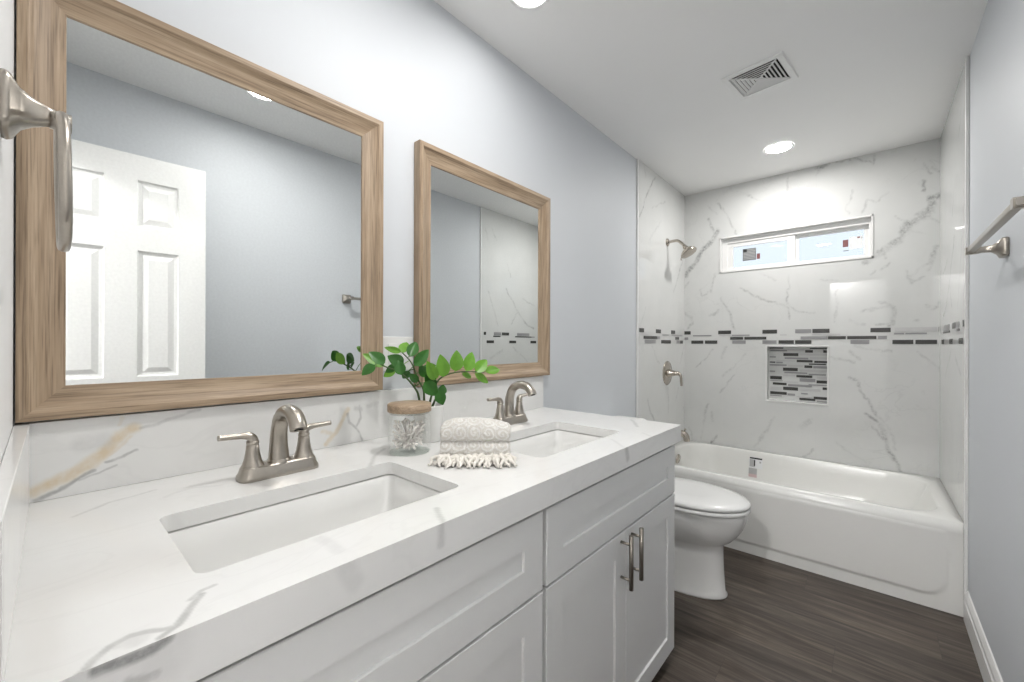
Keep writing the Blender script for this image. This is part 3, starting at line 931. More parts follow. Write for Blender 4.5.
# ------------------------------------------------------------------ window
b = MB()
wi = .011
for lo, hi in (((wx0, wz0), (wx1, wz0 + wi)), ((wx0, wz1 - wi), (wx1, wz1)), ((wx0, wz0), (wx0 + wi, wz1)), ((wx1 - wi, wz0), (wx1, wz1))):
    b.box((lo[0], D - .006, lo[1]), (hi[0], D + .13, hi[1]))
win = struct('window_1', b, M['trimw'], 'short wide sliding window high in the tiled wall', 'window', .0015)
def ring_xz(b, x0, x1, z0, z1, t, y0, y1):
    b.box((x0, y0, z0), (x1, y1, z0 + t)); b.box((x0, y0, z1 - t), (x1, y1, z1))
    b.box((x0, y0, z0 + t), (x0 + t, y1, z1 - t)); b.box((x1 - t, y0, z0 + t), (x1, y1, z1 - t))
ix0, ix1, iz0, iz1 = wx0 + wi, wx1 - wi, wz0 + wi, wz1 - wi
def frame_xz(b, o, i, y0, y1):
    (x0, x1, z0, z1), (u0, u1, c0, c1) = o, i
    b.box((x0, y0, z0), (x1, y1, c0)); b.box((x0, y0, c1), (x1, y1, z1)); b.box((x0, y0, c0), (u0, y1, c1)); b.box((u1, y0, c0), (x1, y1, c1))
b = MB(); frame_xz(b, (ix0, ix1, iz0, iz1), (.336, 1.196, 1.798, 2.012), D + .030, D + .100)
obj('window_frame', b, M['vinyl'], win, .002)
mid = .772
sl = []
for so, si, sy in (((.332, .786, 1.794, 2.016), (.374, .738, 1.817, 1.980), D + .040), ((.758, 1.200, 1.794, 2.016), (.807, 1.171, 1.814, 1.988), D + .064)):
    b = MB(); frame_xz(b, so, si, sy, sy + .022)
    o = obj('sash', b, M['vinyl'], win, .002)
    b = MB(); b.box((si[0] - .004, sy + .010, si[2] - .004), (si[1] + .004, sy + .012, si[3] + .004))
    obj('pane', b, M['pane'], o)
    sl.append((o, si[0], si[1], sy))
b = MB(); b.box((mid - .006, D + .034, 1.905), (mid + .004, D + .042, 1.945)); obj('sash_latch', b, M['vinyl'], sl[0][0], .002)
def sticker(parent, items, y):    # paper and printing on the room side of a pane
    b = MB()
    mats = []
    for (a0, a1, c0, c1, mt) in items:
        if mt not in mats: mats.append(mt)
        lift = .0003 if mats.index(mt) else 0      # printing sits on its paper
        b.box((a0, y - lift, c0), (a1, y + .0006, c1), mats.index(mt))
    o = obj('sticker', b, [M[k] for k in mats], parent)
    return o
yl = sl[0][3] + .0090
it = [(.440, .533, 1.862, 1.956, 'stickg'), (.444, .468, 1.932, 1.952, 'black')]
for k in range(7):
    it.append((.472 if k < 2 else .446, .528, 1.944 - k * .0115, 1.947 - k * .0115, 'stickt'))
sticker(sl[0][0], it, yl)
sticker(sl[0][0], [(.537, .560, 1.866, 1.908, 'stickr')], yl)
yr = sl[1][3] + .0090
sticker(sl[1][0], [(1.058, 1.088, 1.882, 1.931, 'stickr'), (1.060, 1.090, 1.853, 1.858, 'stickg')], yr)
sticker(sl[1][0], [(1.094, 1.166, 1.862, 1.946, 'stickw'), (1.135, 1.150, 1.933, 1.943, 'stickr'), (1.155, 1.163, 1.928, 1.938, 'stickt')], yr)

# ------------------------------------------------------------------ baseboards and the open door
def baseboard(nm, xw, sgn, y0, y1, lab):
    prof = [(0, 0), (.014, 0), (.014, .085), (.011, .092), (.011, .108), (.007, .120), (.004, .128), (0, .132)]
    rings = [[(xw + sgn * a, y, z) for a, z in prof] for y in (y0, y1)]
    mb = MB().loft(rings, True, True, 0, False)
    struct(nm, mb, M['base'], lab, 'baseboard')
baseboard('baseboard_right', WR, -1, NW, TER - .016, 'white moulded baseboard along the right wall')
baseboard('baseboard_left', 0, 1, YC + .01, TE - .022, 'white moulded baseboard behind the toilet')

# door leaf swung open against the right wall, known from the mirror
dw, dh, dt = .617, 2.052, .035
hx, hy = 1.364, -.03
fx, fy = 1.326, .586
dirv = Vector((fx - hx, fy - hy, 0)).normalized(); nrm = Vector((-dirv.y, dirv.x, 0))   # nrm towards the room
def dpt(s, e, z): return Vector((hx, hy, 0)) + dirv * s + nrm * e + Vector((0, 0, z))
colsx = [(.105, .255), (.362, .512)]
rowsz = [(.235, .87), (1.045, 1.625), (1.733, 1.947)]
b = MB()
sx = sorted({0, dw, *[c for r in colsx for c in r]}); sz = sorted({.01, .01 + dh, *[c for r in rowsz for c in r]})
for face in (0, 1):
    e0 = 0 if face == 0 else -dt
    sg = -1 if face == 0 else 1
    for i in range(len(sx) - 1):
        for j in range(len(sz) - 1):
            a, c, z0, z1 = sx[i], sx[i + 1], sz[j], sz[j + 1]
            if any(abs(a - r[0]) < 1e-6 for r in colsx) and any(abs(z0 - r[0]) < 1e-6 for r in rowsz):
                steps = [(0, 0), (.006, .009), (.017, .011), (.040, .003)]
                rr = []
                for ins, dp in steps:
                    e = e0 + sg * dp
                    rr.append([dpt(a + ins, e, z0 + ins), dpt(c - ins, e, z0 + ins), dpt(c - ins, e, z1 - ins), dpt(a + ins, e, z1 - ins)])
                b.loft(rr, False, True, 0, False)
            else:
                b.add([dpt(a, e0, z0), dpt(c, e0, z0), dpt(c, e0, z1), dpt(a, e0, z1)], [(0, 1, 2, 3)])
zt, zb = .01 + dh, .01
b.add([dpt(0, 0, zb), dpt(dw, 0, zb), dpt(dw, -dt, zb), dpt(0, -dt, zb), dpt(0, 0, zt), dpt(dw, 0, zt), dpt(dw, -dt, zt), dpt(0, -dt, zt)],
      [(0, 1, 2, 3), (4, 5, 6, 7), (0, 4, 7, 3), (1, 5, 6, 2)])
door = struct('door_1', b, M['base'], 'white six-panel door standing open against the right wall, seen in the mirror', 'door')
for sgn in (1, -1):
    c = dpt(dw - .06, 0 if sgn > 0 else -dt, .885)
    mb = MB().lathe(c, nrm * sgn, [(0, .027), (.006, .027), (.009, .012), (.030, .011), (.036, .024), (.048, .027), (.058, .020), (.060, .0)], 20)
    obj('door_knob', mb, M['nickel'], door)

# ------------------------------------------------------------------ downlights
def downlight(x, y, label, lens):
    t = thing('recessed_downlight', label, 'ceiling light', (x, y, H), 'recessed downlights')
    mb = MB().lathe((x, y, H), (0, 0, -1), [(0.0005, .083), (.004, .081), (.0055, .072), (.002, .0665)], 36, cap0=False, cap1=False)
    obj('trim_ring', mb, M['base'], t)
    mb = MB().lathe((x, y, H), (0, 0, -1), [(0.0012, .067), (.0025, .066), (.003, .0)], 36, cap0=False, cap1=False)
    obj('lens', mb, lens, t)
    return t
downlight(.76, 3.16, 'round white recessed downlight over the bathtub', M['lens'])
downlight(.292, 1.195, 'round recessed downlight over the far sink, cut by the top edge', M['lens_sink'])
downlight(.292, .43, 'added round recessed fill light over the near sink, above the frame', M['fill_sink_near'])  # added to brighten the near counter and the wall above it
downlight(1.115, .775, 'round recessed downlight opposite the large mirror, its rim just showing in that mirror', M['lens_near'])
downlight(.74, .93, 'round recessed fill light added in mid ceiling between the two mirrors, out of frame', M['fill_mid'])  # unseen fixture added as ambient fill for the room
downlight(.80, -1.10, 'unseen round fill light added in the hallway behind the doorway', M['fill_hall'])  # added fill, sends light through the doorway onto tub and floor

# ------------------------------------------------------------------ ceiling vent
vx, vy, vs_ = .812, 2.283, .128
vent = thing('ceiling_vent', 'square white ceiling vent with four-way louvers', 'vent', (vx, vy, H))
va = math.radians(-7)
def vp(a, c, z): return (vx + a * math.cos(va) - c * math.sin(va), vy + a * math.sin(va) + c * math.cos(va), H + z)
b = MB()
rr = [[vp(k * s_, l * s_, z) for k, l in ((-1, -1), (1, -1), (1, 1), (-1, 1))] for s_, z in ((vs_, -.0003), (vs_ - .004, -.006), (.102, -.007), (.098, -.0005))]
b.loft(rr, False, False, 0, False)
obj('frame', b, M['base'], vent)
b = MB(); q = .0975
b.add([vp(-q, -q, -.0008), vp(q, -q, -.0008), vp(q, q, -.0008), vp(-q, q, -.0008)], [(0, 1, 2, 3)])
obj('duct_opening', b, M['dark'], vent)
for k in range(4):
    ca, sa = math.cos(k * PI / 2), math.sin(k * PI / 2)
    b = MB()
    for i in range(6):
        r0 = .092 - i * .0152
        r1 = r0 - (.0158 if k == 3 else .0085)
        za, zb_ = -.002, -.0065
        hw0, hw1 = r0 * .985, r1 * .985
        P = [(r0, -hw0, zb_), (r0, hw0, zb_), (r1, hw1, za), (r1, -hw1, za)]
        Q = [(p[0] + .0012, p[1], p[2] - .0006) for p in P]
        pts = [vp(p[0] * ca - p[1] * sa, p[0] * sa + p[1] * ca, p[2]) for p in P + Q]
        b.add(pts, [(0, 1, 2, 3), (7, 6, 5, 4), (0, 4, 5, 1), (1, 5, 6, 2), (2, 6, 7, 3), (3, 7, 4, 0)])
    obj('louver_panel', b, M['base'], vent)
b = MB()
for k in range(2):
    a = PI / 4 + k * PI / 2
    for s_ in (1,):
        d = Vector((math.cos(a), math.sin(a))); n_ = Vector((-d.y, d.x)) * .0022
        L_ = .134
        pts = []
        for z in (-.0075, -.002):
            for e, g in ((-L_, -1), (L_, -1), (L_, 1), (-L_, 1)):
                pts.append(vp(d.x * e + n_.x * g, d.y * e + n_.y * g, z))
        b.add(pts, [(3, 2, 1, 0), (4, 5, 6, 7), (0, 1, 5, 4), (1, 2, 6, 5), (2, 3, 7, 6), (3, 0, 4, 7)])
obj('divider', b, M['base'], vent)

# ------------------------------------------------------------------ vanity cabinet
ZB = ZC - .061        # underside of the counter's front edge
FX = .655             # face of the doors
YR = 1.634
van = thing('vanity_cabinet', 'white shaker double vanity cabinet under the marble counter', 'cabinet', (0.3, .82, 0))
b = MB()
b.box((.004, .022, .055), (.636, .040, ZB)); b.box((.004, YR - .018, .055), (.636, YR, ZB))      # end panels
b.box((.004, .799, .055), (.630, .817, ZB - .02))
b.box((.004, .022, .055), (.636, YR, .073)); b.box((.004, .022, .055), (.016, YR, ZB))
# face frame
b.box((.618, .022, .055), (.636, .050, ZB)); b.box((.618, YR - .03, .055), (.636, YR, ZB)); b.box((.618, .787, .055), (.636, .829, ZB))
b.box((.560, .022, ZB - .035), (.578, YR, ZB)); b.box((.618, .022, .620), (.636, YR, .650)); b.box((.618, .022, .055), (.636, YR, .085))
obj('carcass', b, M['cab'], van, .001)
b = MB().box((.05, .03, 0), (.575, YR - .01, .056)); obj('toe_kick', b, M['cab'], van)
def shaker(name, y0, y1, z0, z1, st=.066):
    x0, x1 = FX - .0185, FX
    b = MB()
    def rg(x, i): return [(x, y0 + i, z0 + i), (x, y1 - i, z0 + i), (x, y1 - i, z1 - i), (x, y0 + i, z1 - i)]
    b.loft([rg(x0, 0), rg(x1 - .0015, 0), rg(x1, .0015), rg(x1, st), rg(x1 - .003, st + .0015), rg(x1 - .0065, st + .0015)], True, True, 0, False)
    return obj(name, b, M['cab'], van)
def pull(parent, y, za, zb_):
    t = obj('handle', MB().tube([(FX + .033, y, za), (FX + .033, y, zb_)], .0066, 14), M['steel'], parent)
    L_ = zb_ - za
    for zz in (za + L_ * .17, zb_ - L_ * .17):
        obj('handle_post', MB().tube([(FX - .001, y, zz), (FX + .033, y, zz)], .0042, 10), M['steel'], parent)
g = .003
ztop = ZB - .015; zs = .6365
shaker('false_drawer', .030, .800, zs + g, ztop)
shaker('false_drawer', .8145, 1.630, zs + g, ztop)
d1 = shaker('door', .030, .4135, .050, zs - g); d2 = shaker('door', .4165, .800, .050, zs - g)
d3 = shaker('door', .8145, 1.2205, .050, zs - g); d4 = shaker('door', 1.2235, 1.630, .050, zs - g)
for d_, y in ((d1, .385), (d2, .445), (d3, 1.187), (d4, 1.257)):
    pull(d_, y, .478, .640 - .003)

# ------------------------------------------------------------------ countertop with two sink cut-outs
ct = thing('countertop', 'white marble-look vanity counter with grey veins and two sink cut-outs', 'countertop', (.33, .82, ZC))
M['ctop'] = marble_counter('marble_counter_top', attr=True)
M['csplash'] = marble_counter('marble_backsplash', VEINS_SPLASH, VEINS_GOLD)
M['cside'] = marble_counter('marble_side_splash')
HOLES = [(.281, .557, .178, .640), (.281, .557, .924, 1.386)]
E0 = NW + .0005
us = cuts(.0005, .56, .005, [h[i] for h in HOLES for i in (0, 1)]) + cuts(.56, XC, .002)[1:]
vs = cuts(E0, .29, .0025, [HOLES[0][2]]) + cuts(.29, YC, .005, [h[i] for h in HOLES for i in (2, 3)])[1:]
b, val = tile_sheet(us, vs, lambda a, c: (a, c, ZC), HOLES, VEINS_TOP, 21.7, .32, .62)
us = cuts(E0, .4, .002) + cuts(.4, YC, .005)[1:]; vs = cuts(ZB, ZC, .003)
b2, val2 = tile_sheet(us, vs, lambda a, c: (XC, a, c), [], VEINS_FRONT, 27.3, .32, .7)
b.add(b2.v, b2.f)
val = np.concatenate([val, val2])
z0 = ZC - .030
# underside, ends, inner edge of the build-up
b.add([(.0005, E0, ZB), (.0005, YC, ZB), (.0005, YC, ZC), (.0005, E0, ZC)], [(0, 1, 2, 3)])
b.add([(.0005, YC, ZB), (XC, YC, ZB), (XC, YC, ZC), (.0005, YC, ZC)], [(0, 1, 2, 3)])
b.add([(.0005, E0, ZB), (XC, E0, ZB), (XC, E0, ZC), (.0005, E0, ZC)], [(0, 1, 2, 3)])
b.add([(XC - .03, E0, ZB), (XC, E0, ZB), (XC, YC, ZB), (XC - .03, YC, ZB), (XC - .03, E0, z0), (XC - .03, YC, z0)], [(0, 1, 2, 3), (0, 3, 5, 4)])
b.add([(.0005, YC - .02, ZB), (XC - .03, YC - .02, ZB), (XC - .03, YC, ZB), (.0005, YC, ZB)], [(0, 1, 2, 3)])
ys = [E0, HOLES[0][2], HOLES[0][3], HOLES[1][2], HOLES[1][3], YC - .02]
for i in range(5):
    if i % 2 == 0: b.add([(.0005, ys[i], z0), (XC - .03, ys[i], z0), (XC - .03, ys[i + 1], z0), (.0005, ys[i + 1], z0)], [(0, 1, 2, 3)])
    else:
        h = HOLES[i // 2]
        for a0, a1 in ((.0005, h[0]), (h[1], XC - .03)): b.add([(a0, ys[i], z0), (a1, ys[i], z0), (a1, ys[i + 1], z0), (a0, ys[i + 1], z0)], [(0, 1, 2, 3)])
for h in HOLES:
    ring = rrect(h[0], h[1], h[2], h[3], .018, 0, 6)
    n_ = len(ring)
    b.add([(p[0], p[1], ZC) for p in ring] + [(p[0], p[1], z0) for p in ring], [(i, (i + 1) % n_, (i + 1) % n_ + n_, i + n_) for i in range(n_)])
    for k, cn in enumerate(((h[1], h[3]), (h[0], h[3]), (h[0], h[2]), (h[1], h[2]))):
        arc_ = ring[k * 7:k * 7 + 7]
        for z in (ZC, z0): b.add([(cn[0], cn[1], z)] + [(p[0], p[1], z) for p in arc_], [tuple(range(8))])
sl_o = obj('slab', b, M['ctop'], ct, recalc=False)
set_vein(sl_o, val)
b = MB().box((.0005, E0, ZC + .0002), (.020, 1.6465, 1.0465))
bs = obj('backsplash', b, M['csplash'], None, .0012)
tag(bs, 'white marble backsplash with gold and grey veins under the mirrors', 'backsplash')
xe = XC - .012
b = MB().add([(.0202, E0, ZC + .0002), (xe, E0, ZC + .0002), (xe, .0218, ZC + .0002), (.0202, .0292, ZC + .0002), (.0202, E0, 1.0465), (xe, E0, 1.0465), (xe, .0218, 1.0465), (.0202, .0292, 1.0465)],
             [(3, 2, 1, 0), (4, 5, 6, 7), (0, 1, 5, 4), (1, 2, 6, 5), (2, 3, 7, 6), (3, 0, 4, 7)])
ss = obj('side_splash', b, M['cside'], None, .0012)
tag(ss, 'white marble side splash against the near wall at the left edge', 'backsplash')

# ------------------------------------------------------------------ undermount sinks
def sink(h, label):
    cx, cy = (h[0] + h[1]) / 2, (h[2] + h[3]) / 2
    t = thing('sink', label, 'sink', (cx, cy, ZC - .031), 'undermount sinks')
    x0, x1, y0, y1 = h[0] - .004, h[1] + .004, h[2] - .004, h[3] + .004
    zt = ZC - .0325
    prof = [(-.022, zt, .04), (.0, zt, .022), (.004, zt - .003, .024), (.012, zt - .05, .03), (.022, zt - .09, .04), (.038, zt - .113, .05), (.070, zt - .122, .05), (.120, zt - .126, .012)]
    rings = [rrect(x0 + i, x1 - i, y0 + i * 1.0, y1 - i * 1.0, r, z, 7) for i, z, r in prof]
    out = [rrect(x0 + i, x1 - i, y0 + i, y1 - i, r, z, 7) for i, z, r in [(.110, zt - .137, .02), (.03, zt - .128, .05), (.008, zt - .09, .04), (-.006, zt - .012, .03), (-.022, zt - .010, .04)]]
    mb = MB().loft(rings, False, True)
    mb.loft(out, True, False)
    obj('basin', mb, M['porc'], t)
    mb = MB().lathe((cx, cy, zt - .1262), (0, 0, 1), [(0, .023), (.002, .0225), (.0025, .015), (.0005, .012), (.0005, 0)], 24, cap0=False, cap1=False)
    obj('drain', mb, M['nickel'], t)
    return t
sk = sink(HOLES[0], 'white rectangular undermount sink nearest the camera, below the large left mirror')
dup(sk, ((HOLES[1][0] + HOLES[1][1]) / 2, (HOLES[1][2] + HOLES[1][3]) / 2, ZC - .031), 'white rectangular undermount sink at the far end, beside the folded towel')

# ------------------------------------------------------------------ faucets
def faucet(x, y, label):
    t = thing('faucet', label, 'faucet', (x, y, ZC), 'two-handle sink faucets')
    z = ZC
    rings = []
    for hx_, hy_, zz, r in ((.030, .085, 0, .020), (.0305, .0855, .004, .020), (.030, .085, .009, .020), (.0265, .0815, .016, .019), (.0245, .079, .026, .018), (.022, .076, .030, .017)):
        rings.append(rrect(x - hx_, x + hx_, y - hy_, y + hy_, r, z + zz, 6))
    obj('base_plate', MB().loft(rings, True, True), M['nickel'], t)
    # spout
    path = spline([(x - .002, y, z + .028), (x - .004, y, z + .070), (x + .000, y, z + .103), (x + .016, y, z + .135), (x + .048, y, z + .1510), (x + .084, y, z + .147), (x + .104, y, z + .131), (x + .112, y, z + .117)], 6)
    rad = lerp_list([.0225, .0185, .0172, .0165, .0166, .0170, .0172, .0170], 6)
    obj('spout', MB().tube(path, rad, 18, upv=(0, 1, 0), flatten=(1.05, .92)), M['nickel'], t)
    obj('spout_outlet', MB().lathe((x + .1115, y, z + .1185), (.25, 0, -.97), [(0, .0095), (.003, .0095), (.003, .007), (.001, .006)], 16), M['dark'], t)
    obj('spout_collar', MB().lathe((x - .002, y, z + .026), (0, 0, 1), [(0, .027), (.004, .0265), (.010, .0225)], 24, cap0=False, cap1=False), M['nickel'], t)
    for s_ in (-1, 1):
        yy = y + s_ * .0555
        h = obj('handle', MB().lathe((x, yy, z + .024), (0, 0, 1), [(0, .0245), (.006, .0235), (.010, .0208), (.022, .0172), (.038, .0142), (.052, .0128), (.0525, .0120), (.0545, .0120), (.055, .0128), (.061, .0130)], 12, cap0=False), M['nickel'], t)
        lp = spline([(x, yy, z + .078), (x, yy, z + .0880), (x, yy + s_ * .007, z + .0965), (x, yy + s_ * .022, z + .0992), (x, yy + s_ * .045, z + .1002), (x, yy + s_ * .066, z + .1012)], 5)
        lr = lerp_list([.0130, .0128, .0110, .0078, .0070, .0068], 5)
        obj('lever', MB().tube(lp, lr, 12, upv=(1, 0, 0), flatten=(1.0, .85)), M['nickel'], h)
    return t
fc = faucet(.169, .4135, 'brushed nickel two-handle faucet over the near sink, under the left mirror')
dup(fc, (.163, 1.240, ZC), 'brushed nickel two-handle faucet over the far sink, behind the folded towel')

# ------------------------------------------------------------------ framed mirrors
def framed_mirror(y0, y1, z0, z1, label):
    t = thing('framed_mirror', label, 'mirror', (0, (y0 + y1) / 2, z0), 'wood framed wall mirrors')
    # profile: (inset from the outer edge, depth from wall)
    prof = [(0.0, .002), (0.0, .0345), (.001, .0355), (.0145, .0355), (.0155, .0350), (.021, .0300), (.030, .0245), (.042, .0200), (.054, .0170), (.0625, .0155), (.0635, .0115), (.0635, .002)]
    def corner(i): return [(y0 + i, z0 + i), (y1 - i, z0 + i), (y1 - i, z1 - i), (y0 + i, z1 - i)]
    for k, nm in enumerate(('bottom', 'right', 'top', 'left')):
        mb = MB(); k2 = (k + 1) % 4
        ra = [(d, *corner(i)[k]) for i, d in prof]; rb = [(d, *corner(i)[k2]) for i, d in prof]
        n = len(prof)
        mb.add(ra + rb, [(i, i + 1, n + i + 1, n + i) for i in range(n - 1)] + [tuple(range(n)), tuple(range(2 * n - 1, n - 1, -1))])
        obj('frame_rail', mb, M['woody'] if k % 2 == 0 else M['woodz'], t)
    i = .061
    obj('mirror_glass', MB().box((.006, y0 + i, z0 + i), (.0112, y1 - i, z1 - i)), M['mirror'], t)
    i = .002
    obj('backing', MB().box((.0008, y0 + .004, z0 + .004), (.0058, y1 - .004, z1 - .004)), M['black'], t)
    return t
framed_mirror(.0118, .768, 1.0515, 1.913, 'large wood framed mirror over the near sink, reflecting the white door')
framed_mirror(.9085, 1.679, 1.0495, 1.9105, 'wood framed mirror over the far sink, reflecting the marble tile')

# ------------------------------------------------------------------ wall plate between the mirrors
pl = thing('outlet_plate', 'white double outlet plate on the wall between the mirrors', 'outlet', (0, .843, 1.165))
obj('cover_plate', MB().box((.0003, .786, 1.108), (.006, .904, 1.224)), M['plate'], pl, .003)
for yy in (.822, .868):
    obj('outlet_insert', MB().box((.005, yy - .0165, 1.132), (.0075, yy + .0165, 1.200)), M['plate'], pl, .001)

# ------------------------------------------------------------------ towel ring on the near wall
rx, rz = .405, 1.4965
tr = thing('towel_ring', 'brushed nickel towel ring on a flared post at the left edge', 'towel ring', (rx, NW, rz))
def sq_ring(hw, hh, y, r=.006, dz=0): return [(p[0], y, p[1]) for p in rrect(rx - hw, rx + hw, rz + dz - hh, rz + dz + hh, r, 0, 4)]
b = MB().loft([[(x, y, z) for x, y, z in sq_ring(a, h, y, r)] for a, h, y, r in ((.032, .034, NW, .010), (.033, .035, NW + .004, .010), (.031, .033, NW + .009, .010), (.019, .023, NW + .016, .008), (.013, .0165, NW + .026, .006), (.0105, .0115, NW + .038, .005), (.010, .0095, NW + .046, .005))], True, True)
obj('mounting_post', b, M['nickel'], tr)
b = MB().tube([(rx, .050, rz - .002), (rx, .070, rz - .002)], .0120, 18); obj('ring_clasp', b, M['nickel'], tr)
pts = []
N_ = 56
for k in range(N_):
    a = 2 * PI * k / N_
    ca, sa = math.cos(a), math.sin(a)
    e = 2.6
    px = .081 * math.copysign(abs(ca) ** (2 / e), ca); pz = .083 * math.copysign(abs(sa) ** (2 / e), sa)
    pts.append((rx + px, .0600 + .007 * (1 - (pz / .083)) * .25, rz - .083 + pz - .002))
rings = []
for k in range(N_):
    p = Vector(pts[k]); tg = (Vector(pts[(k + 1) % N_]) - Vector(pts[k - 1])).normalized()
    n1 = Vector((0, 1, 0)); n2 = tg.cross(n1).normalized()
    rings.append([p + (n1 * math.cos(2 * PI * j / 10) * .0062 + n2 * math.sin(2 * PI * j / 10) * .0050) for j in range(10)])
rings.append(rings[0])
obj('ring', MB().loft(rings, False, False), M['nickel'], tr)

# ------------------------------------------------------------------ towel bar on the right wall
tb = thing('towel_bar', 'brushed nickel towel bar on the right wall before the tub', 'towel bar', (WR, 1.73, 1.505))
zb_ = 1.506
for yy in (1.425, 2.025):
    def sq(h, x, r): return [(x, p[0], p[1]) for p in rrect(yy - h, yy + h, zb_ - h, zb_ + h, r, 0, 4)]
    b = MB().loft([sq(.028, WR, .008), sq(.030, WR - .004, .008), sq(.029, WR - .014, .008), sq(.018, WR - .021, .006), sq(.0105, WR - .033, .005), sq(.009, WR - .052, .004), sq(.0105, WR - .058, .004), sq(.0115, WR - .066, .004), sq(.0115, WR - .089, .004)], True, True)
    obj('post', b, M['nickel'], tb)
def sqb(h, y, r): return [(p[0], y, p[1]) for p in rrect(WR - .078 - h, WR - .078 + h, zb_ - h, zb_ + h, r, 0, 4)]
b = MB().loft([sqb(.0085, 1.405, .003), sqb(.0085, 2.052, .003)], True, True)
obj('bar', b, M['nickel'], tb, .0008)

# ------------------------------------------------------------------ bathtub
TY = 2.7205; TZ = .413
tub = thing('bathtub', 'white alcove bathtub with a raised apron panel', 'bathtub', (W / 2, TY + .46, 0))
bx0, bx1, by0, by1 = .0015, W - .0015, TY + .004, D - .001
def bz(y):  # the rim falls slightly to the back wall
    return TZ - .022 * max(0, (y - TY - .06)) / (by1 - TY)
def tring(x0, x1, y0, y1, r, dz, k=8): return [(p[0], p[1], (bz(p[1]) if dz > -.06 else TZ) + dz) for p in rrect(x0, x1, y0, y1, r, 0, k)]
rings = [tring(bx0, bx1, by0, by1, .004, -.05, 12), tring(bx0, bx1, by0, by1, .004, 0, 12),
         tring(.080, 1.470, TY + .060, by1 - .040, .19, .0, 12), tring(.085, 1.464, TY + .066, by1 - .046, .19, -.003, 12),
         tring(.090, 1.458, TY + .072, by1 - .050, .19, -.012, 12), tring(.102, 1.430, TY + .085, by1 - .062, .19, -.10, 12),
         tring(.120, 1.37, TY + .105, by1 - .080, .19, -.20, 12), tring(.145, 1.30, TY + .13, by1 - .105, .18, -.275, 12),
         tring(.19, 1.20, TY + .17, by1 - .145, .16, -.320, 12), tring(.30, 1.0, TY + .26, by1 - .23, .12, -.338, 12)]
obj('basin', MB().loft(rings, False, True), M['tub'], tub)
# apron: front skin with a raised panel, continuing into the rolled rim
def sdf_rr(x, z, x0, x1, z0, z1, r):
    cx, cz = (x0 + x1) / 2, (z0 + z1) / 2
    qx = abs(x - cx) - (x1 - x0) / 2 + r; qz = abs(z - cz) - (z1 - z0) / 2 + r
    return math.hypot(max(qx, 0), max(qz, 0)) + min(max(qx, qz), 0) - r
def sstep(a): a = min(1, max(0, a)); return a * a * (3 - 2 * a)
def apron(u, v):
    x = bx0 + u * (bx1 - bx0)
    if v < .86:
        z = v / .86 * (TZ - .010)
        d = sdf_rr(x, z, .05, 1.472, .062, .60, .085)
        k = sstep(.5 - d / .022) * (1 - sstep((z - (TZ - .060)) / .035))
        y = TY + .009 - .008 * k - .002 * math.sin(PI * u)
        return (x, y, z)
    a = (v - .86) / .14 * PI / 2
    e = TY + .009 - .002 * math.sin(PI * u)
    return (x, e + .007 - .007 * math.cos(a) - .0015 * math.sin(2 * a), TZ - .010 + .010 * math.sin(a) + .0004)
mb = MB().grid(apron, 150, 110)
obj('apron', mb, M['tub'], tub)
# printed label stuck inside the far wall of the basin
b = MB()
def lab(a0, a1, z0, z1, mt, e=0.0):
    def yy(z):
        K = ((-.34, .16), (-.275, .105), (-.20, .080), (-.10, .062), (-.012, .050), (0, .050))
        d = z - TZ + .018
        for (d0, i0), (d1, i1) in zip(K[:-1], K[1:]):
            if d0 <= d <= d1: return by1 - (i0 + (i1 - i0) * (d - d0) / (d1 - d0)) - .0045 - e
        return by1 - .055
    b.add([(a0, yy(z0), z0), (a1, yy(z0), z0), (a1, yy(z1), z1), (a0, yy(z1), z1)], [(0, 1, 2, 3)], mt)
lab(.512, .600, .272, .350, 0); lab(.517, .598, .338, .349, 1, .0004); lab(.516, .552, .280, .334, 2, .0004); lab(.545, .553, .288, .330, 1, .0008)
lab(.580, .592, .290, .326, 2, .0004); lab(.512, .566, .205, .270, 3); lab(.512, .566, .205, .228, 4, .0004)
obj('label_sticker', b, [M['stickw'], M['black'], M['stickt'], M['stickt'], M['stickp']], tub)
oy = 3.215
mb = MB().lathe((.109, oy, .338), (1, 0, -.13), [(0, .036), (.006, .036), (.012, .030), (.013, .0)], 28, cap0=False, cap1=False)
obj('overflow_cover', mb, M['chrome'], tub)

# ------------------------------------------------------------------ tub spout, shower valve, shower head
sy = 3.258
t = thing('tub_spout', 'curved nickel tub spout with a diverter knob behind the counter corner', 'tub spout', (TT, sy, .52))
path = spline([(TT, sy, .525), (.05, sy, .527), (.10, sy, .527), (.140, sy, .521), (.158, sy, .500), (.161, sy, .470)], 5)
obj('spout_body', MB().tube(path, lerp_list([.029, .027, .0255, .0245, .0235, .0225], 5), 18), M['chrome'], t)
obj('wall_flange', MB().lathe((TT - .001, sy, .525), (1, 0, 0), [(0, .037), (.006, .037), (.012, .029)], 24, cap1=False), M['chrome'], t)
obj('diverter_knob', MB().lathe((.146, sy, .538), (.15, 0, 1), [(0, .0045), (.014, .0045), (.016, .0085), (.022, .0090), (.025, .007), (.026, 0)], 16, cap1=False), M['chrome'], t)

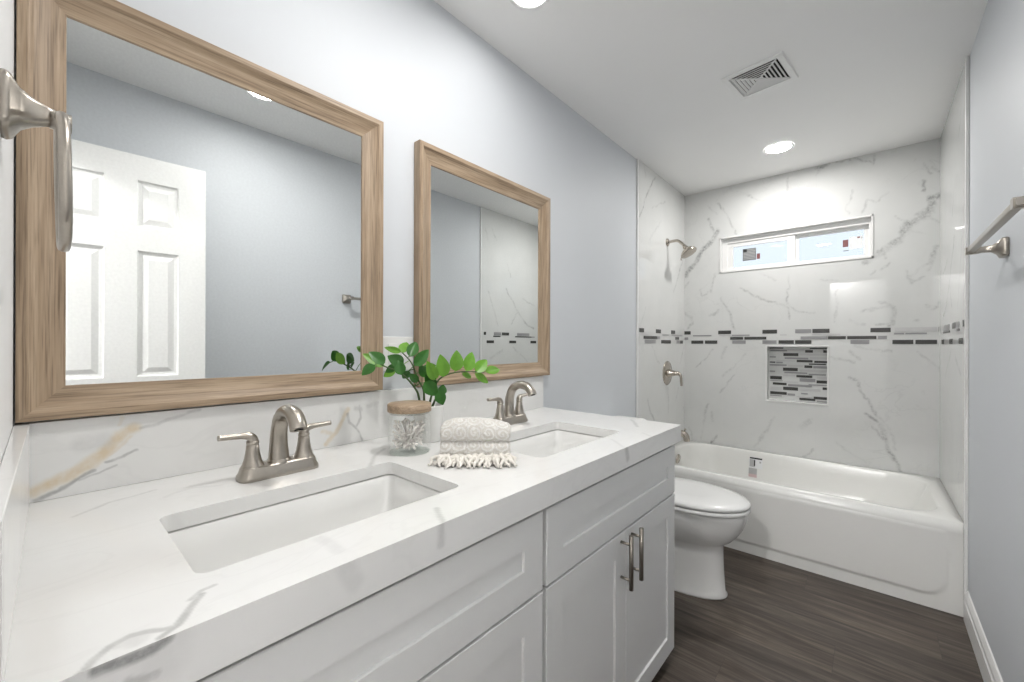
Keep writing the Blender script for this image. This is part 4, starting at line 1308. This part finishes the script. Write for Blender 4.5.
vz = .978
t = thing('shower_valve', 'round nickel shower valve with a bent lever handle on the tiled side wall', 'shower valve', (TT, 3.262, vz))
obj('escutcheon', MB().lathe((TT - .001, 3.262, vz), (1, 0, 0), [(0, .094), (.004, .094), (.009, .088), (.013, .060), (.016, .030)], 40, cap1=False), M['chrome'], t)
obj('valve_hub', MB().lathe((TT + .01, 3.262, vz), (1, 0, 0), [(0, .034), (.012, .031), (.03, .024), (.05, .019), (.078, .016), (.082, .012), (.083, 0)], 24, cap0=False, cap1=False), M['chrome'], t)
lp = spline([(.080, 3.262, vz), (.097, 3.262, vz + .001), (.110, 3.262, vz - .008), (.116, 3.262, vz - .028), (.118, 3.262, vz - .06), (.120, 3.262, vz - .094)], 5)
obj('lever', MB().tube(lp, lerp_list([.011, .0105, .0105, .0098, .009, .0085], 5), 14), M['chrome'], t)

hz = 1.995
hy_ = 3.255
t = thing('shower', 'nickel shower head on a short bent arm high on the side wall', 'shower head', (TT, hy_, hz))
obj('wall_flange', MB().lathe((TT - .001, hy_, hz), (1, 0, 0), [(0, .031), (.004, .031), (.010, .026), (.016, .014)], 28, cap1=False), M['chrome'], t)
ap = spline([(TT, hy_, hz), (.05, hy_, hz + .003), (.088, hy_, hz + .001), (.115, hy_, hz - .018), (.143, hy_, hz - .050)], 6)
obj('shower_arm', MB().tube(ap, .0108, 14), M['chrome'], t)
hd = Vector((.52, -.06, -.85)).normalized()
hc = Vector((.140, hy_, hz - .047))
h = obj('head', MB().lathe(hc, hd, [(-.002, .013), (.008, .016), (.014, .019), (.024, .021), (.034, .034), (.050, .052), (.060, .060), (.066, .062), (.072, .060), (.073, .056), (.071, .0)], 32, cap0=True, cap1=False), M['chrome'], t)
side = Vector((-1, 0, 0)); side = (side - hd * side.dot(hd)).normalized()
nb = hc + hd * .066 + side * .058
obj('spray_lever', MB().tube([nb, nb + side * .010 + hd * .004, nb + side * .014 + hd * .018], [.006, .005, .004], 10), M['nickel'], h)

# ------------------------------------------------------------------ toilet
ty = 2.195
toi = thing('toilet', 'white elongated toilet with a closed lid between vanity and tub', 'toilet', (.40, ty, 0))
def egg(xb, xf, hw, z, n=40, e=2.0, wide=.42):
    """egg outline along +x: widest at the fraction `wide` from the back"""
    xm = xb + (xf - xb) * wide
    pts = []
    for k in range(n):
        a = 2 * PI * k / n
        c, s_ = math.cos(a), math.sin(a)
        L_ = (xf - xm) if c >= 0 else (xm - xb)
        ee = 2.0 if c >= 0 else e
        pts.append((xm + L_ * math.copysign(abs(c) ** (2 / ee), c), ty + hw * math.copysign(abs(s_) ** (2 / ee), s_), z))
    return pts
secs = [(.10, .700, .118, 0, 3.2, .6), (.10, .702, .119, .006, 3.2, .6), (.11, .692, .112, .02, 3.2, .6), (.12, .686, .108, .12, 3.2, .6), (.12, .683, .108, .20, 3.0, .6),
        (.12, .684, .109, .240, 3.0, .6), (.11, .694, .119, .250, 2.8, .57), (.10, .716, .136, .266, 2.6, .54), (.09, .742, .155, .295, 2.5, .51), (.08, .766, .172, .335, 2.4, .49), (.075, .781, .182, .375, 2.4, .48), (.075, .788, .187, .405, 2.4, .47), (.077, .786, .185, .414, 2.4, .47), (.08, .780, .180, .418, 2.4, .47)]
obj('bowl', MB().loft([egg(a, b_, hw, z, 48, e, wd) for a, b_, hw, z, e, wd in secs], True, True), M['porc'], toi)
# sculpted trapway bulge low on both sides of the pedestal
for s_ in (-1, 1):
    mb = MB()
    pth = spline([(.16, ty + s_ * .060, .10), (.24, ty + s_ * .072, .19), (.36, ty + s_ * .076, .225), (.48, ty + s_ * .070, .195), (.58, ty + s_ * .052, .12)], 6)
    mb.tube(pth, lerp_list([.035, .042, .046, .042, .025], 6), 18)
    obj('trapway', mb, M['porc'], toi)
obj('seat', MB().loft([egg(.30, .792, .186, .4205, 48, 2.6, .45), egg(.296, .796, .190, .424, 48, 2.6, .45), egg(.296, .796, .190, .435, 48, 2.6, .45), egg(.30, .790, .185, .4395, 48, 2.6, .45)]), M['plastic'], toi)
obj('lid', MB().loft([egg(.30, .788, .185, .4425, 48, 2.6, .45), egg(.293, .796, .191, .446, 48, 2.6, .45), egg(.293, .797, .192, .456, 48, 2.6, .45), egg(.297, .790, .187, .463, 48, 2.6, .45), egg(.32, .755, .165, .469, 48, 2.6, .45), egg(.40, .65, .10, .473, 48, 2.4, .45)]), M['plastic'], toi)
obj('seat_hinge', MB().box((.262, ty - .09, .418), (.300, ty + .09, .455)), M['plastic'], toi, .008)
b = MB()
b.loft([rrect(.022, .195, ty - .205, ty + .205, .025, .385), rrect(.020, .200, ty - .215, ty + .215, .028, .50), rrect(.018, .205, ty - .222, ty + .222, .028, .726)])
obj('tank', b, M['porc'], toi)
b = MB().loft([rrect(.014, .212, ty - .230, ty + .230, .03, .7265), rrect(.010, .218, ty - .235, ty + .235, .032, .732), rrect(.010, .218, ty - .235, ty + .235, .032, .748), rrect(.018, .208, ty - .226, ty + .226, .03, .757)])
obj('tank_lid', b, M['porc'], toi)
obj('flush_lever', MB().tube([(.203, ty - .16, .675), (.225, ty - .16, .675), (.230, ty - .14, .674), (.232, ty - .075, .668)], [.011, .010, .008, .007], 12), M['chrome'], toi)

# ------------------------------------------------------------------ glass jar of cotton swabs
jx, jy, jr = .234, .731, .0595
jar = thing('glass_jar', 'clear glass jar with a wooden lid, holding cotton swabs', 'jar', (jx, jy, ZC))
prof = [(.0, .050), (.0, jr - .004), (.002, jr - .001), (.006, jr), (.098, jr), (.103, jr - .003), (.106, jr - .006), (.1145, jr - .006)]
obj('jar_body', MB().lathe((jx, jy, ZC + .0004), (0, 0, 1), prof, 48, cap0=False, cap1=False), M['jar'], jar)
obj('jar_base_glass', MB().lathe((jx, jy, ZC + .0008), (0, 0, 1), [(0, jr - .0055), (.0034, jr - .0045), (.0036, 0)], 48, cap1=False), thin_glass('jar_base_tint', (.93, .95, .94), .3), jar)
obj('lid', MB().lathe((jx, jy, ZC + .115), (0, 0, 1), [(0, jr - .002), (.0005, jr + .0006), (.002, jr + .0012), (.020, jr + .0012), (.0225, jr - .001), (.0232, 0)], 48, cap1=False), M['lidw'], jar)
obj('lid_seal', MB().lathe((jx, jy, ZC + .1095), (0, 0, 1), [(0, jr - .0045), (.0055, jr - .0045)], 40), thin_glass('lid_seal_silicone', (.90, .91, .90), .3), jar)
rnd = random.Random(21)
mb = MB()
mb.tube([(0, 0, -.036), (0, 0, .036)], .0013, 6)
for s_ in (-1, 1):
    mb.lathe((0, 0, s_ * .038), (0, 0, s_), [(-.009, .0011), (-.006, .0029), (-.001, .0034), (.002, .0026), (.0032, .0)], 8, cap0=False, cap1=False)
swab = obj('cotton_swab', mb, M['cotton'], None)
tag(swab, 'white cotton swab among the bunch inside the glass jar', 'cotton swab', 'cotton swabs in the glass jar')
nsw = 66
for k in range(nsw):
    s_ = swab if k == 0 else swab.copy()
    if k: COL.objects.link(s_)
    a = rnd.uniform(0, 2 * PI)
    tilt = rnd.uniform(.75, 1.35)
    L_ = .041
    # lower end near the middle of the floor, upper end fanned outwards
    reach = min(.052, 2 * L_ * math.sin(tilt) * .68)
    r0 = rnd.uniform(0, .018); a0 = rnd.uniform(0, 2 * PI)
    lo = Vector((r0 * math.cos(a0), r0 * math.sin(a0), .009 + rnd.random() * .006))
    tipx = Vector((math.cos(a), math.sin(a), 0)) * reach * rnd.uniform(.75, 1.0)
    dx = Vector((tipx.x - lo.x, tipx.y - lo.y, 0))
    if dx.length > .075: dx *= .075 / dx.length
    dz = math.sqrt(max((2 * L_) ** 2 - dx.length_squared, .0004))
    dv = Vector((dx.x, dx.y, dz)).normalized()
    if lo.z + dv.z * 2 * L_ > .098: pass
    c = lo + dv * L_
    if k % 2 == 0:
        # some lie low and flat across the bottom
        dv = Vector((math.cos(a), math.sin(a), rnd.uniform(.15, .7))).normalized()
        c = Vector((rnd.uniform(-.012, .012), rnd.uniform(-.012, .012), .012 + abs(dv.z) * L_ + rnd.random() * .018))
    s_.location = Vector((jx, jy, ZC)) + c
    s_.rotation_mode = 'QUATERNION'
    s_.rotation_quaternion = Vector((0, 0, 1)).rotation_difference(dv)

# ------------------------------------------------------------------ potted plant
px_, py_ = .165, .850
pot = thing('potted_plant', 'green leafy plant in a white pot between jar and towel', 'plant', (px_, py_, ZC))
obj('pot', MB().lathe((px_, py_, ZC), (0, 0, 1), [(0, .036), (.002, .0385), (.06, .044), (.110, .0495), (.113, .0500), (.114, .0485), (.112, .0465), (.098, .0455), (.097, .0)], 40, cap1=False), M['pot'], pot)
obj('soil', MB().lathe((px_, py_, ZC + .098), (0, 0, 1), [(0, .0453), (.004, .040), (.006, 0)], 24, cap0=False, cap1=False), M['soil'], pot)
fr = []
for st in STEMS:
    root = Vector((px_ + (st[0][0] - px_) * .5, py_ + (st[0][1] - py_) * .55, ZC + .10))
    P = spline([root] + [Vector(p) for p in st], 5)
    n = len(P)
    o = obj('frond', MB().tube(P, [.0042 - .0027 * i / (n - 1) for i in range(n)], 8), M['stem'], pot)
    fr.append((o, P))
CAMV = Vector((.80, -.60, .10)).normalized()    # the leaves open towards the room
rnd = random.Random(5)
for base, tip, wd, tone in LEAVES:
    bs, tp = Vector(base), Vector(tip)
    o, P = min(fr, key=lambda f: min((q - bs).length for q in f[1]))
    q = min(P, key=lambda q: (q - bs).length)
    ax = tp - bs; L_ = ax.length; ax.normalize()
    nr_ = (CAMV + Vector((rnd.uniform(-.3, .3), rnd.uniform(-.3, .3), rnd.uniform(-.1, .35)))).normalized()
    nr_ = (nr_ - ax * nr_.dot(ax)).normalized(); sd = ax.cross(nr_).normalized()
    nu, nv = 10, 6
    def lf(u, v):
        t_ = u
        wdt = wd * .66 * (math.sin(PI * min(1, t_ ** .85)) ** .75) * (1.05 - .25 * t_)
        s_ = (v - .5) * 2
        p = bs + ax * (L_ * t_) + sd * (wdt * s_) + nr_ * (abs(s_) * wdt * .28 - .10 * L_ * t_ * t_)
        return tuple(p)
    mb = MB().grid(lf, nu, nv)
    front = list(mb.v)
    n0 = len(mb.v)
    mb.add([tuple(Vector(v) - nr_ * .0008) for v in front], [tuple(n0 * 0 + i for i in reversed(f)) for f in mb.f[:nu * nv]], 0, True)
    if (q - bs).length > .004:
        mb.tube([q, q.lerp(bs, .6) + Vector((0, 0, .002)), bs + ax * .003], [.0013, .0012, .0010], 6)
    obj('leaf', mb, M['leafb'] if tone else M['leafd'], o, recalc=False)

# ------------------------------------------------------------------ folded hand towel
ew = Vector((.740, .672, 0)); ed = Vector((-.672, .740, 0))
T0 = Vector((.452, .778, ZC))
tw = thing('hand_towel', 'cream folded hand towel with scroll pattern and knotted fringe', 'towel', T0)
TWD = .176
prof = [(.012, .001), (.000, .010), (-.006, .024), (-.004, .040), (.004, .0510), (.008, .0530), (.004, .056), (.000, .066), (.004, .084), (.016, .097), (.036, .1035), (.066, .102), (.086, .094), (.096, .076), (.094, .060), (.089, .054), (.097, .046), (.100, .030), (.096, .010), (.088, .001)]
pp = spline([(a, 0, b_) for a, b_ in prof], 4)
# arc length for the pattern's coordinates
arc = [0]
for a, b_ in zip(pp[:-1], pp[1:]): arc.append(arc[-1] + (b_ - a).length)
nW = 44
mb = MB(); rings = []; uvs = []
for i in range(nW + 1):
    s_ = i / nW * 2 - 1
    sh = 1 - .13 * abs(s_) ** 7
    row = []
    for k, p in enumerate(pp):
        wob = noise.noise(Vector((s_ * 2.2, arc[k] * 14, 1.7))) * .0035 + noise.noise(Vector((s_ * 9, arc[k] * 60, 4.2))) * .0012
        cy, cz = .048, .045
        yy = cy + (p.x - cy) * (1 - .06 * abs(s_) ** 6) ; zz = cz + (p.z - cz) * sh if p.z > cz else p.z
        dr = Vector((p.x - cy, 0, p.z - cz)); dr = dr.normalized() if dr.length > 1e-6 else dr
        yy += dr.x * wob; zz += dr.z * wob
        zz += .004 * math.cos(s_ * 3 + .6) * min(1, max(0, (zz - .05) / .05))
        w_ = s_ * TWD / 2 * (1 + .03 * (1 - zz / .1))
        row.append(tuple(T0 + ew * w_ + ed * yy + Vector((0, 0, max(.0006, zz)))))
        uvs.append(((s_ * TWD / 2 + .2) / .036, arc[k] / .036))
    rings.append(row)
n = len(pp)
vs_ = [p for r in rings for p in r]
fs = [(i * n + j, (i + 1) * n + j, (i + 1) * n + (j + 1) % n, i * n + (j + 1) % n) for i in range(nW) for j in range(n)]
mb.add(vs_, fs, 0, True)
mb.f.append(tuple(range(n))); mb.m.append(0); mb.sm.append(False)
mb.f.append(tuple(nW * n + j for j in reversed(range(n)))); mb.m.append(0); mb.sm.append(False)
body = obj('towel_body', mb, M['towel'], tw)
ul = body.data.uv_layers.new(name='UVMap')
for lp_ in body.data.loops: ul.data[lp_.index].uv = uvs[lp_.vertex_index]
# side edges showing the stacked layers
for s_ in (-1, 1):
    b = MB()
    for a0, c0, r0 in ((.045, .025, .017), (.046, .072, .015), (.045, .025, .009), (.046, .072, .008)):
        ring_ = [T0 + ew * (s_ * (TWD / 2 + .0005)) + ed * (a0 + math.cos(2 * PI * k / 28) * r0 * 2.0) + Vector((0, 0, c0 + math.sin(2 * PI * k / 28) * r0)) for k in range(29)]
        b.tube(ring_, .0035, 7)
    obj('folded_edge', b, M['towel'], tw)
# fringe: short twisted tassels spilling in front of the towel
rnd = random.Random(8)
b = MB()
for k in range(40):
    f = (k + rnd.uniform(-.35, .35)) / 39 * 2 - 1
    w0 = f * TWD * .5
    spread = 1.10 + rnd.uniform(-.04, .08)
    ln = rnd.uniform(.030, .056)
    h0 = rnd.uniform(.006, .018)
    drift = rnd.uniform(-.012, .012)
    P = []
    for i in range(9):
        t_ = i / 8
        yv = -.003 - ln * t_
        zv = h0 * (1 - t_) ** 1.6 + .0045 + .010 * math.sin(PI * t_) * rnd.uniform(.5, 1)
        wv = w0 * (1 + (spread - 1) * t_) + math.sin(t_ * 9 + k * 1.7) * .0045 + drift * t_
        P.append(T0 + ew * wv + ed * yv + Vector((0, 0, zv)))
    b.tube(P, [.0048, .0055, .0052, .0048, .0050, .0046, .0042, .0036, .0022], 7)
for k in range(14):
    w0 = ((k + .5) / 14 * 2 - 1) * TWD * .52
    c = T0 + ew * w0 + ed * (-.010 - rnd.random() * .012) + Vector((0, 0, .011 + rnd.random() * .008))
    ring_ = [c + ew * (math.cos(a) * .007) + Vector((0, 0, math.sin(a) * .0065)) + ed * (math.sin(a * 2) * .004) for a in [2 * PI * j / 14 for j in range(15)]]
    b.tube(ring_, .0040, 7)
for s_, dx in ((-1, -.028), (1, .018)):
    P = [T0 + ew * (s_ * TWD * .5 + t_ * dx) + ed * (-.016 - .010 * t_) + Vector((0, 0, .009 - .006 * t_)) for t_ in [i / 6 for i in range(7)]]
    b.tube(P, [.005, .0048, .0042, .0036, .003, .0024, .0016], 7)
obj('fringe', b, M['fringe'], tw)
